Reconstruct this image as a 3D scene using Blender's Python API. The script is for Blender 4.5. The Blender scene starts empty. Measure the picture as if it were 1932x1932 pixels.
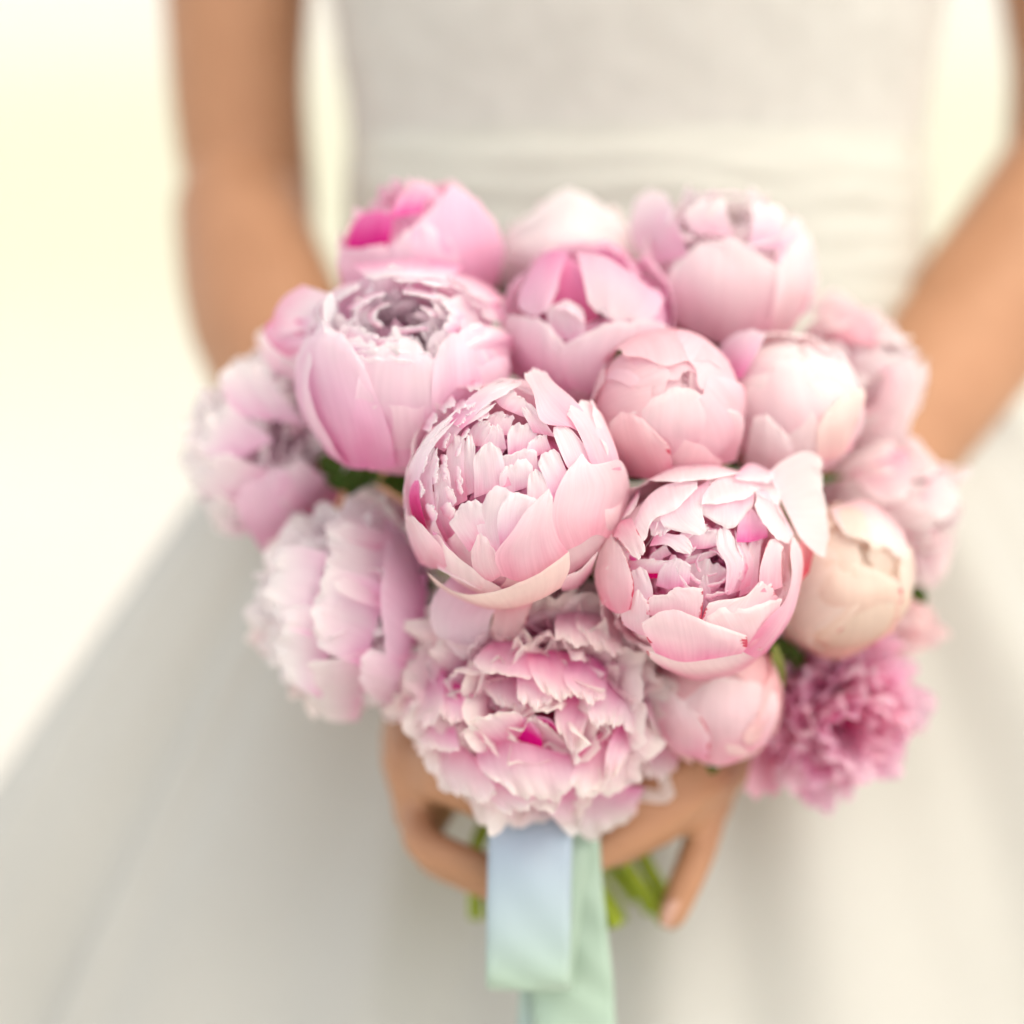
import bpy, bmesh, math, random
import numpy as np
from mathutils import Vector, Matrix, Quaternion
from mathutils import noise as mnoise

SC = bpy.context.scene
COL = SC.collection
R = math.radians

# ------------------------------------------------------------------ camera
D0 = 1.10                       # metres from lens to the front of the bouquet
S0 = 0.397 / 1932.0             # metres per photo pixel (1932 px wide) at that distance
TILT = R(4.0)
FWD = Vector((0, math.cos(TILT), -math.sin(TILT)))
UPV = Vector((0, math.sin(TILT), math.cos(TILT)))
RGT = Vector((1, 0, 0))
TARGET = Vector((0, 0, 1.05))
CAMPOS = TARGET - FWD * D0
cam_d = bpy.data.cameras.new('camera')
cam = bpy.data.objects.new('camera', cam_d)
COL.objects.link(cam)
cam.location = CAMPOS
cam.rotation_euler = (R(90) - TILT, 0, 0)
cam_d.sensor_width = 36
cam_d.lens = 36 * D0 / 0.397
cam_d.clip_start = 0.05
cam_d.clip_end = 5000
cam_d.dof.use_dof = True
cam_d.dof.focus_distance = D0 + 0.006
cam_d.dof.aperture_fstop = 1.9
SC.camera = cam

def P(px, py, d):
    """photo position (1932 px frame) at d metres behind the bouquet front -> world point"""
    k = S0 * (D0 + d) / D0
    return CAMPOS + FWD * (D0 + d) + RGT * ((px - 966) * k) + UPV * ((966 - py) * k)

def px(n, d=0.0):
    return n * S0 * (D0 + d) / D0

def cdir(x, y, z):
    """direction given as right, up, towards camera"""
    return (RGT * x + UPV * y - FWD * z).normalized()

# ------------------------------------------------------------------ light
SUN_AZ = math.atan2(0.62, -0.50)         # from +Y towards +X: to the right, a little before the bride
SUN_EL = R(55)
world = bpy.data.worlds.new('World')
SC.world = world
world.use_nodes = True
nt = world.node_tree
bg = nt.nodes['Background']
sky = nt.nodes.new('ShaderNodeTexSky')
sky.sky_type = 'NISHITA'
sky.sun_disc = False
sky.sun_elevation = SUN_EL
sky.sun_rotation = SUN_AZ
sky.dust_density = 1.5
sky.air_density = 1.0
sky.ozone_density = 0.6
hs = nt.nodes.new('ShaderNodeHueSaturation')     # thin white overcast: the blue is washed out
hs.inputs['Saturation'].default_value = 0.20
nt.links.new(sky.outputs[0], hs.inputs['Color'])
tint = nt.nodes.new('ShaderNodeMix'); tint.data_type = 'RGBA'; tint.blend_type = 'MULTIPLY'
tint.inputs['Factor'].default_value = 1.0
tint.inputs['B'].default_value = (1.0, 0.982, 0.95, 1)   # late-afternoon warmth of the whole veil of cloud
nt.links.new(hs.outputs[0], tint.inputs['A'])
nt.links.new(tint.outputs['Result'], bg.inputs['Color'])
bg.inputs['Strength'].default_value = 0.15
sl = bpy.data.lights.new('sun', 'SUN')
sl.energy = 0.6
sl.angle = R(60)
sl.color = (1.0, 0.74, 0.33)
sun = bpy.data.objects.new('sun', sl)
COL.objects.link(sun)
sdir = Vector((math.sin(SUN_AZ) * math.cos(SUN_EL), math.cos(SUN_AZ) * math.cos(SUN_EL), math.sin(SUN_EL)))
sun.rotation_euler = (-sdir).to_track_quat('-Z', 'Y').to_euler()
sun.location = (3, 2, 4)

SC.render.engine = 'CYCLES'
SC.view_settings.view_transform = 'Standard'
SC.view_settings.look = 'None'
SC.view_settings.exposure = 1.05
SC.view_settings.gamma = 1
SC.view_settings.use_curve_mapping = False
SC.cycles.use_denoising = True
SC.cycles.max_bounces = 12
SC.cycles.use_adaptive_sampling = True
SC.cycles.adaptive_threshold = 0.03
SC.cycles.diffuse_bounces = 10
SC.cycles.transmission_bounces = 6
SC.cycles.sample_clamp_indirect = 6

# ------------------------------------------------------------------ helpers
def tag(o, label=None, cat=None, group=None, kind=None):
    if label: o['label'] = label
    if cat: o['category'] = cat
    if group: o['group'] = group
    if kind: o['kind'] = kind
    return o

def mesh_obj(name, verts, faces, mat, parent=None, uv=None, smooth=True):
    me = bpy.data.meshes.new(name)
    me.from_pydata([tuple(v) for v in verts], [], faces)
    if uv is not None:
        lay = me.uv_layers.new(name='UVMap')
        idx = np.empty(len(me.loops), dtype=np.int32)
        me.loops.foreach_get('vertex_index', idx)
        lay.data.foreach_set('uv', np.asarray(uv, dtype=np.float32)[idx].ravel())
    if smooth:
        me.polygons.foreach_set('use_smooth', [True] * len(me.polygons))
    me.update()
    me.materials.append(mat)
    o = bpy.data.objects.new(name, me)
    COL.objects.link(o)
    if parent: o.parent = parent
    return o

def grid_faces(nu, nv, wrap=False):
    f = []
    for j in range(nv - 1):
        for i in range(nu - (0 if wrap else 1)):
            a = j * nu + i
            b = j * nu + (i + 1) % nu
            f.append((a, b, b + nu, a + nu))
    return f

def empty(name, mat):
    o = bpy.data.objects.new(name, None)
    o.empty_display_size = 0.02
    o.matrix_world = mat
    COL.objects.link(o)
    return o

def smoothstep(x, a=0.0, b=1.0):
    t = np.clip((x - a) / (b - a), 0, 1)
    return t * t * (3 - 2 * t)

def catmull(pts, n):
    pts = [np.asarray(p, float) for p in pts]
    pts = [2 * pts[0] - pts[1]] + pts + [2 * pts[-1] - pts[-2]]
    out = []
    segs = len(pts) - 3
    for k in range(n):
        t = k / (n - 1) * segs
        i = min(int(t), segs - 1)
        t -= i
        p0, p1, p2, p3 = pts[i:i + 4]
        out.append(0.5 * (2 * p1 + (p2 - p0) * t + (2 * p0 - 5 * p1 + 4 * p2 - p3) * t * t + (3 * p1 - p0 - 3 * p2 + p3) * t ** 3))
    return np.array(out)

def tube_geo(path, radii, seg=8, caps=True):
    path = np.asarray(path, float)
    n = len(path)
    tan = np.gradient(path, axis=0)
    tan /= np.linalg.norm(tan, axis=1)[:, None] + 1e-12
    ref = np.array([0.31, 0.87, 0.38])
    verts, faces = [], []
    for i in range(n):
        a = np.cross(tan[i], ref); a /= np.linalg.norm(a)
        b = np.cross(tan[i], a)
        for k in range(seg):
            t = 2 * math.pi * k / seg
            verts.append(path[i] + radii[i] * (a * math.cos(t) + b * math.sin(t)))
    faces = [(j * seg + i, j * seg + (i + 1) % seg, (j + 1) * seg + (i + 1) % seg, (j + 1) * seg + i) for j in range(n - 1) for i in range(seg)]
    if caps:
        faces.append(tuple(range(seg - 1, -1, -1)))
        faces.append(tuple(range((n - 1) * seg, n * seg)))
    return verts, faces

# ------------------------------------------------------------------ materials
def new_mat(name):
    m = bpy.data.materials.new(name)
    m.use_nodes = True
    return m, m.node_tree, m.node_tree.nodes['Principled BSDF'], m.node_tree.nodes['Material Output']

def rgb(c):
    return (c[0], c[1], c[2], 1.0)

def petal_material(name, base, mid, tip, stain=0.0, b0=0.12, b1=0.5, b2=0.95, trans=0.5, th0=.76):
    m, t, bs, out = new_mat(name)
    N, Lk = t.nodes.new, t.links.new
    uv = N('ShaderNodeUVMap'); uv.uv_map = 'UVMap'
    oi = N('ShaderNodeObjectInfo')
    sep = N('ShaderNodeSeparateXYZ'); Lk(uv.outputs[0], sep.inputs[0])
    # offset texture space per petal
    add = N('ShaderNodeVectorMath'); add.operation = 'ADD'
    comb = N('ShaderNodeCombineXYZ')
    mul = N('ShaderNodeMath'); mul.operation = 'MULTIPLY'; mul.inputs[1].default_value = 37.0
    Lk(oi.outputs['Random'], mul.inputs[0]); Lk(mul.outputs[0], comb.inputs[2])
    Lk(uv.outputs[0], add.inputs[0]); Lk(comb.outputs[0], add.inputs[1])
    sc1 = N('ShaderNodeVectorMath'); sc1.operation = 'MULTIPLY'; sc1.inputs[1].default_value = (26, 1.6, 1)
    Lk(add.outputs[0], sc1.inputs[0])
    vein = N('ShaderNodeTexNoise'); vein.inputs['Scale'].default_value = 1.0; vein.inputs['Detail'].default_value = 4
    Lk(sc1.outputs[0], vein.inputs['Vector'])
    blot = N('ShaderNodeTexNoise'); blot.inputs['Scale'].default_value = 2.6; blot.inputs['Detail'].default_value = 3
    Lk(add.outputs[0], blot.inputs['Vector'])
    # along = v + small noise
    a1 = N('ShaderNodeMath'); a1.operation = 'MULTIPLY_ADD'; a1.inputs[1].default_value = 0.34; 
    Lk(blot.outputs[0], a1.inputs[0]); Lk(sep.outputs[1], a1.inputs[2])
    a2 = N('ShaderNodeMath'); a2.operation = 'MULTIPLY_ADD'; a2.inputs[1].default_value = 0.07
    Lk(vein.outputs[0], a2.inputs[0]); Lk(a1.outputs[0], a2.inputs[2])
    a3 = N('ShaderNodeMath'); a3.operation = 'SUBTRACT'; a3.inputs[1].default_value = 0.205
    Lk(a2.outputs[0], a3.inputs[0])
    ramp = N('ShaderNodeValToRGB'); ramp.color_ramp.interpolation = 'B_SPLINE'
    e = ramp.color_ramp.elements
    e[0].position = b0; e[0].color = rgb(base)
    e[1].position = b2; e[1].color = rgb(tip)
    n = e.new(b1); n.color = rgb(mid)
    Lk(a3.outputs[0], ramp.inputs[0])
    # petal to petal variation
    hsv = N('ShaderNodeHueSaturation')
    mr = N('ShaderNodeMapRange'); mr.inputs[3].default_value = 0.80; mr.inputs[4].default_value = 1.25
    Lk(oi.outputs['Random'], mr.inputs[0]); Lk(mr.outputs[0], hsv.inputs['Saturation'])
    mr2 = N('ShaderNodeMapRange'); mr2.inputs[3].default_value = 0.488; mr2.inputs[4].default_value = 0.512
    frac = N('ShaderNodeMath'); frac.operation = 'FRACT'; Lk(mul.outputs[0], frac.inputs[0])
    Lk(frac.outputs[0], mr2.inputs[0]); Lk(mr2.outputs[0], hsv.inputs['Hue'])
    vr = N('ShaderNodeMapRange'); vr.inputs[1].default_value = .3; vr.inputs[2].default_value = .7; vr.inputs[3].default_value = .955; vr.inputs[4].default_value = 1.02
    Lk(vein.outputs[0], vr.inputs[0]); Lk(vr.outputs[0], hsv.inputs['Value'])
    Lk(ramp.outputs[0], hsv.inputs['Color'])
    col = hsv.outputs[0]
    if stain > 0:
        # crimson flecks near the rims, as on real guard petals
        edge = N('ShaderNodeMath'); edge.operation = 'ABSOLUTE'
        cen = N('ShaderNodeMath'); cen.operation = 'SUBTRACT'; cen.inputs[1].default_value = 0.5
        Lk(sep.outputs[0], cen.inputs[0]); Lk(cen.outputs[0], edge.inputs[0])
        er = N('ShaderNodeMapRange'); er.inputs[1].default_value = 0.36; er.inputs[2].default_value = 0.5
        er.inputs[3].default_value = 0.0; er.inputs[4].default_value = 0.26
        Lk(edge.outputs[0], er.inputs[0])
        bn = N('ShaderNodeTexNoise'); bn.inputs['Scale'].default_value = 3.4; bn.inputs['Detail'].default_value = 6; bn.inputs['Roughness'].default_value = 0.65
        ad2 = N('ShaderNodeVectorMath'); ad2.operation = 'ADD'; ad2.inputs[1].default_value = (9.1, 4.2, 0)
        Lk(add.outputs[0], ad2.inputs[0]); Lk(ad2.outputs[0], bn.inputs['Vector'])
        sm = N('ShaderNodeMath'); sm.operation = 'ADD'
        Lk(bn.outputs[0], sm.inputs[0]); Lk(er.outputs[0], sm.inputs[1])
        th = N('ShaderNodeMapRange'); th.inputs[1].default_value = th0; th.inputs[2].default_value = th0 + .05; th.inputs[4].default_value = stain
        Lk(sm.outputs[0], th.inputs[0])
        mx = N('ShaderNodeMix'); mx.data_type = 'RGBA'
        Lk(th.outputs[0], mx.inputs['Factor']); Lk(col, mx.inputs['A'])
        mx.inputs['B'].default_value = (0.62, 0.03, 0.10, 1)
        col = mx.outputs['Result']
    Lk(col, bs.inputs['Base Color'])
    bs.inputs['Roughness'].default_value = 0.55
    bs.inputs['Specular IOR Level'].default_value = 0.22
    bump = N('ShaderNodeBump'); bump.inputs['Strength'].default_value = 0.35; bump.inputs['Distance'].default_value = 0.0006
    Lk(vein.outputs[0], bump.inputs['Height']); Lk(bump.outputs[0], bs.inputs['Normal'])
    tr = N('ShaderNodeBsdfTranslucent'); Lk(col, tr.inputs['Color'])
    mix = N('ShaderNodeMixShader'); mix.inputs[0].default_value = trans
    Lk(bs.outputs[0], mix.inputs[1]); Lk(tr.outputs[0], mix.inputs[2])
    Lk(mix.outputs[0], out.inputs['Surface'])
    return m

def noisy_mat(name, c1, c2, scale, rough=0.6, bump=0.2, dist=0.001, trans=0.0, sheen=0.0, spec=0.3, coords='Object', sss=0.0, sss_r=(0.01, 0.004, 0.002), stretch=(1, 1, 1)):
    m, t, bs, out = new_mat(name)
    N, Lk = t.nodes.new, t.links.new
    tc = N('ShaderNodeTexCoord')
    mp = N('ShaderNodeMapping'); mp.inputs['Scale'].default_value = stretch
    Lk(tc.outputs[coords], mp.inputs[0])
    nz = N('ShaderNodeTexNoise'); nz.inputs['Scale'].default_value = scale; nz.inputs['Detail'].default_value = 6
    Lk(mp.outputs[0], nz.inputs['Vector'])
    rp = N('ShaderNodeValToRGB'); rp.color_ramp.elements[0].color = rgb(c1); rp.color_ramp.elements[1].color = rgb(c2)
    rp.color_ramp.elements[0].position = 0.3; rp.color_ramp.elements[1].position = 0.7
    Lk(nz.outputs[0], rp.inputs[0]); Lk(rp.outputs[0], bs.inputs['Base Color'])
    bs.inputs['Roughness'].default_value = rough
    bs.inputs['Specular IOR Level'].default_value = spec
    bs.inputs['Sheen Weight'].default_value = sheen
    if sss:
        bs.inputs['Subsurface Weight'].default_value = sss
        bs.inputs['Subsurface Radius'].default_value = sss_r
        bs.inputs['Subsurface Scale'].default_value = 1.0
    bp = N('ShaderNodeBump'); bp.inputs['Strength'].default_value = bump; bp.inputs['Distance'].default_value = dist
    Lk(nz.outputs[0], bp.inputs['Height']); Lk(bp.outputs[0], bs.inputs['Normal'])
    if trans:
        tr = N('ShaderNodeBsdfTranslucent'); Lk(rp.outputs[0], tr.inputs['Color'])
        mx = N('ShaderNodeMixShader'); mx.inputs[0].default_value = trans
        Lk(bs.outputs[0], mx.inputs[1]); Lk(tr.outputs[0], mx.inputs[2]); Lk(mx.outputs[0], out.inputs['Surface'])
    return m

M_STEM = noisy_mat('stem_green', (0.22, 0.29, 0.012), (0.34, 0.42, 0.02), 60, 0.45, 0.2)
M_LEAF = noisy_mat('leaf_green', (0.045, 0.10, 0.012), (0.09, 0.17, 0.025), 40, 0.5, 0.3, trans=0.2)
M_SEPAL = noisy_mat('sepal_green', (0.12, 0.19, 0.03), (0.30, 0.33, 0.08), 70, 0.5, 0.3, trans=0.2)
M_SKIN = noisy_mat('skin', (0.415, 0.21, 0.115), (0.465, 0.24, 0.135), 30, 0.5, 0.08)
M_NAIL = noisy_mat('nail', (0.58, 0.33, 0.25), (0.62, 0.37, 0.29), 30, 0.2, 0.0, spec=0.5)
M_DRESS = noisy_mat('dress_satin', (0.595, 0.59, 0.55), (0.635, 0.63, 0.59), 9, 0.42, 0.05, sheen=0.2, trans=0.22)
M_LACE = noisy_mat('bodice_lace', (0.53, 0.515, 0.48), (0.58, 0.565, 0.53), 45, 0.6, 0.4, 0.002, sheen=0.3)
M_SASH = noisy_mat('sash_satin', (0.55, 0.545, 0.49), (0.59, 0.585, 0.53), 12, 0.35, 0.1, sheen=0.2)

# ------------------------------------------------------------------ ground
def build_ground():
    m, t, bs, out = new_mat('pale_sand_and_grass')
    N, Lk = t.nodes.new, t.links.new
    tc = N('ShaderNodeTexCoord')
    nz = N('ShaderNodeTexNoise'); nz.inputs['Scale'].default_value = 1.3; nz.inputs['Detail'].default_value = 8
    Lk(tc.outputs['Object'], nz.inputs['Vector'])
    rp = N('ShaderNodeValToRGB')
    rp.color_ramp.elements[0].color = (0.60, 0.575, 0.52, 1); rp.color_ramp.elements[1].color = (0.74, 0.72, 0.67, 1)
    Lk(nz.outputs[0], rp.inputs[0])
    # dry meadow begins some way behind the bride
    sep = N('ShaderNodeSeparateXYZ'); Lk(tc.outputs['Object'], sep.inputs[0])
    n2 = N('ShaderNodeTexNoise'); n2.inputs['Scale'].default_value = 0.12; Lk(tc.outputs['Object'], n2.inputs['Vector'])
    ad = N('ShaderNodeMath'); ad.operation = 'MULTIPLY_ADD'; ad.inputs[1].default_value = 14; Lk(n2.outputs[0], ad.inputs[0]); Lk(sep.outputs[1], ad.inputs[2])
    mr = N('ShaderNodeMapRange'); mr.inputs[1].default_value = 24; mr.inputs[2].default_value = 40; Lk(ad.outputs[0], mr.inputs[0])
    mr2 = N('ShaderNodeMapRange'); mr2.inputs[1].default_value = 50; mr2.inputs[2].default_value = 80; mr2.inputs[3].default_value = 1; mr2.inputs[4].default_value = 0; Lk(ad.outputs[0], mr2.inputs[0])
    mm = N('ShaderNodeMath'); mm.operation = 'MULTIPLY'; Lk(mr.outputs[0], mm.inputs[0]); Lk(mr2.outputs[0], mm.inputs[1])
    mx = N('ShaderNodeMix'); mx.data_type = 'RGBA'
    Lk(mm.outputs[0], mx.inputs['Factor']); Lk(rp.outputs[0], mx.inputs['A']); mx.inputs['B'].default_value = (0.60, 0.60, 0.47, 1)
    Lk(mx.outputs['Result'], bs.inputs['Base Color'])
    bs.inputs['Roughness'].default_value = 0.9
    n = 121
    L = 900.0
    s = np.linspace(-1, 1, n); s = np.sign(s) * np.abs(s) ** 3 * L
    verts = []
    for y in s:
        for x in s:
            rise = max(0.0, y - 16.0)
            z = rise * 0.155 * min(1, rise / 25) if rise < 140 else 0.155 * 140 - (rise - 140) * .02
            z += 0.25 * mnoise.noise(Vector((x * .05, y * .05, 0))) * min(1, rise / 15)
            verts.append((x, y, z))
    o = mesh_obj('ground', verts, grid_faces(n, n), m)
    tag(o, kind='structure', label='pale sandy ground running back to a dry meadow')
build_ground()

# ------------------------------------------------------------------ the bride
PERSON = empty('person', Matrix.Translation(P(1200, 966, 0.37) * 1.0))
PERSON.location.z = 0
tag(PERSON, 'bride in white gown with bare arms holding the bouquet in both hands', 'person')
bpy.context.view_layer.update()
PINV = Matrix.Translation(-PERSON.location)
BODY_D = 0.37            # depth of the body's axis
BX = P(1200, 0, BODY_D).x
BY = P(1200, 620, BODY_D).y

def zpx(py, d=BODY_D):
    return P(0, py, d).z

def build_body():
    bm = bmesh.new()
    def ball(c, r, sc=(1, 1, 1), rot=None):
        mat = Matrix.Translation(c)
        if rot is not None: mat = mat @ rot
        mat = mat @ Matrix.Diagonal((sc[0] * r, sc[1] * r, sc[2] * r, 1))
        bmesh.ops.create_icosphere(bm, subdivisions=3, radius=1, matrix=mat)
    def limb(pts, radii, n=28, seg=20):
        path = catmull([tuple(p) for p in pts], n)
        rad = np.interp(np.linspace(0, 1, n), np.linspace(0, 1, len(radii)), radii)
        v, f = tube_geo(path, rad, seg)
        vs = [bm.verts.new(x) for x in v]
        for q in f: bm.faces.new([vs[i] for i in q])
        ball(Vector(path[0]), rad[0] * 0.985); ball(Vector(path[-1]), rad[-1] * 0.985)
    # torso (under the dress)
    c = Vector((BX, BY, 0))
    secs = [(zpx(1250), .150, .105), (zpx(900), .148, .10), (zpx(560), .128, .088), (zpx(350), .130, .090),
            (zpx(0), .143, .098), (zpx(-250), .155, .10), (zpx(-480), .165, .085), (zpx(-620), .09, .06), (zpx(-720), .055, .055)]
    sv = []
    seg = 40
    for z, a, b in secs:
        sv.append([bm.verts.new((c.x + a * math.cos(2 * math.pi * k / seg), c.y + b * math.sin(2 * math.pi * k / seg), z)) for k in range(seg)])
    for j in range(len(sv) - 1):
        for k in range(seg):
            bm.faces.new((sv[j][k], sv[j][(k + 1) % seg], sv[j + 1][(k + 1) % seg], sv[j + 1][k]))
    bm.faces.new(sv[0][::-1]); bm.faces.new(sv[-1])
    # arm on the left of the picture: shoulder, elbow, wrist
    limb([P(600, -560, .38), P(470, -250, .385), P(448, 120, .39), P(476, 410, .402)], [.045, .043, .0365, .0340])
    limb([P(452, 400, .378), P(505, 600, .335), P(680, 1010, .26), P(832, 1330, .19)], [.0345, .0400, .033, .0235])
    # arm on the right
    limb([P(1830, -560, .38), P(1990, -250, .385), P(2035, 100, .39), P(2030, 330, .385)], [.045, .043, .0365, .0375])
    limb([P(2030, 320, .385), P(1850, 600, .34), P(1600, 930, .26), P(1335, 1310, .19)], [.0375, .0410, .034, .0235])
    def finger(pts, r0, r1):
        limb(pts, [r0, (r0 + r1) / 2 * 1.04, (r0 + r1) / 2, r1], 20, 14)
    # hand on the left: back of the hand, knuckles at the left, fingers closing round the stems
    limb([P(832, 1320, .19), P(826, 1400, .172), P(812, 1455, .155), P(798, 1530, .150)], [.0235, .026, .0225, .0135])
    limb([P(830, 1370, .185), P(845, 1430, .170), P(812, 1490, .160)], [.020, .022, .016])
    finger([P(808, 1435, .140), P(850, 1455, .118), P(930, 1488, .110), P(1020, 1520, .113)], .0098, .0080)
    finger([P(800, 1475, .142), P(842, 1482, .120), P(925, 1518, .112), P(1010, 1555, .114)], .0092, .0078)
    finger([P(795, 1530, .145), P(800, 1590, .126), P(880, 1630, .114), P(985, 1668, .114)], .0092, .0076)
    finger([P(800, 1545, .150), P(812, 1612, .136), P(885, 1652, .122), P(970, 1690, .118)], .0082, .0068)
    finger([P(850, 1380, .180), P(930, 1450, .190), P(1020, 1510, .188), P(1080, 1560, .184)], .0115, .0085)   # thumb behind
    # hand on the right
    limb([P(1335, 1300, .19), P(1330, 1390, .172), P(1325, 1455, .158), P(1328, 1510, .152)], [.0235, .025, .0225, .0135])
    limb([P(1310, 1350, .185), P(1300, 1430, .168), P(1310, 1490, .158)], [.020, .020, .014])
    finger([P(1345, 1420, .142), P(1300, 1440, .122), P(1215, 1495, .112), P(1130, 1545, .112)], .0100, .0082)
    finger([P(1352, 1462, .142), P(1300, 1498, .120), P(1215, 1560, .110), P(1110, 1618, .108)], .0102, .0084)
    finger([P(1345, 1500, .146), P(1300, 1530, .128), P(1230, 1572, .118), P(1160, 1610, .116)], .0085, .0070)
    finger([P(1342, 1500, .150), P(1322, 1590, .136), P(1293, 1665, .130), P(1268, 1728, .128)], .0092, .0066)
    finger([P(1320, 1370, .182), P(1240, 1450, .192), P(1160, 1510, .190), P(1100, 1560, .186)], .0115, .0085)   # thumb behind
    me = bpy.data.meshes.new('body')
    bmesh.ops.recalc_face_normals(bm, faces=bm.faces)
    bm.to_mesh(me); bm.free()
    o = bpy.data.objects.new('body', me)
    COL.objects.link(o)
    md = o.modifiers.new('remesh', 'REMESH'); md.mode = 'VOXEL'; md.voxel_size = 0.0026; md.use_smooth_shade = True
    ms = o.modifiers.new('smooth', 'SMOOTH'); ms.factor = 0.5; ms.iterations = 6
    dg = bpy.context.evaluated_depsgraph_get()
    me2 = bpy.data.meshes.new_from_object(o.evaluated_get(dg))
    o.modifiers.clear()
    o.data = me2
    me2.name = 'body'
    me2.transform(PINV)
    me2.polygons.foreach_set('use_smooth', [True] * len(me2.polygons))
    me2.materials.clear(); me2.materials.append(M_SKIN)
    bpy.data.meshes.remove(me)
    o.parent = PERSON
    # nail of the finger that hangs down
    c = P(1265, 1728, .1215)
    n = 9
    vs = []
    for j in range(n):
        for i in range(n):
            u, v = i / (n - 1) * 2 - 1, j / (n - 1) * 2 - 1
            w = math.sqrt(max(0, 1 - 0.75 * v * v))
            vs.append(PINV @ (c + RGT * (u * w * .0042 - v * .0016) - UPV * (v * .0058 - .001) + FWD * (.0022 * u * u + .001 * v)))
    mesh_obj('fingernail', vs, grid_faces(n, n), M_NAIL, PERSON)
build_body()

def ring_loft(name, secs, mat, fold=None, seg=220, rows=90):
    """secs: list of (py, a, b_front, xshift); loft of ellipses between photo heights"""
    ys = np.array([s[0] for s in secs], float)
    A = np.array([s[1] for s in secs]); B = np.array([s[2] for s in secs]); X = np.array([s[3] for s in secs])
    yy = np.linspace(ys[0], ys[-1], rows)
    sp = lambda V: np.array([np.interp(y, ys, V) for y in yy])
    A, B, X = sp(A), sp(B), sp(X)
    k = np.ones(7) / 7
    def sm(V):
        return np.convolve(np.pad(V, 3, mode='edge'), k, 'valid')
    A, B = sm(A), sm(B)
    verts = []
    for j, y in enumerate(yy):
        z = zpx(y)
        for i in range(seg):
            t = 2 * math.pi * i / seg
            d = fold(t, y, j / (rows - 1)) if fold else 0
            verts.append(PINV @ Vector((BX + X[j] + (A[j] + d) * math.cos(t), BY + (B[j] + d) * math.sin(t), z)))
    return mesh_obj(name, verts, grid_faces(seg, rows, wrap=True), mat, PERSON)

def nz(x, y=0.0, z=0.0):
    return mnoise.noise(Vector((x, y, z)))

def skirt_fold(t, y, v):
    amp = 0.004 + 0.026 * min(1, max(0, (y - 600) / 1300)) + 0.03 * max(0, (y - 1900) / 2500)
    w = t + 0.10 * nz(3 * math.cos(t), 3 * math.sin(t), v * 1.5)
    f = 0.55 * math.cos(9 * w + 0.6) + 0.35 * math.cos(17 * w + 2.0) + 0.22 * math.cos(29 * w) + 0.4 * nz(5 * math.cos(t) + 7, 5 * math.sin(t), v * 2.2)
    return 0.62 * amp * f
zfloor_py = 966 + (P(0, 966, BODY_D).z) / (S0 * (D0 + BODY_D) / D0) / math.cos(TILT)
ring_loft('skirt', [(600, .146, .108, 0), (760, .190, .120, 0), (960, .232, .135, 0), (1400, .315, .165, 0), (1932, .41, .215, 0), (3000, .56, .36, 0), (zfloor_py - 6, .72, .50, 0)], M_DRESS, skirt_fold, 300, 120)
def bodice_fold(t, y, v):
    return 0.0012 * nz(30 * math.cos(t), 30 * math.sin(t), y * .02)
ring_loft('bodice', [(-560, .185, .118, 0), (-250, .172, .122, 0), (0, .158, .114, 0), (200, .1495, .105, 0), (300, .147, .104, 0), (640, .147, .107, 0)], M_LACE, bodice_fold, 160, 80)
def sash_fold(t, y, v):
    w = y + 26 * nz(2.2 * math.cos(t), 2.2 * math.sin(t), y * .004) + 10 * math.sin(2 * t)
    return 0.0006 + 0.0036 * min(1, (y - 262) / 90) + 0.0005 * min(1, (y - 262) / 60) * math.sin(w / 60 * 2 * math.pi) + 0.0009 * nz(4 * math.cos(t), 4 * math.sin(t), y * .03)
ring_loft('sash', [(262, .1475, .105, 0), (400, .146, .104, 0), (640, .146, .108, 0)], M_SASH, sash_fold, 200, 110)

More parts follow.
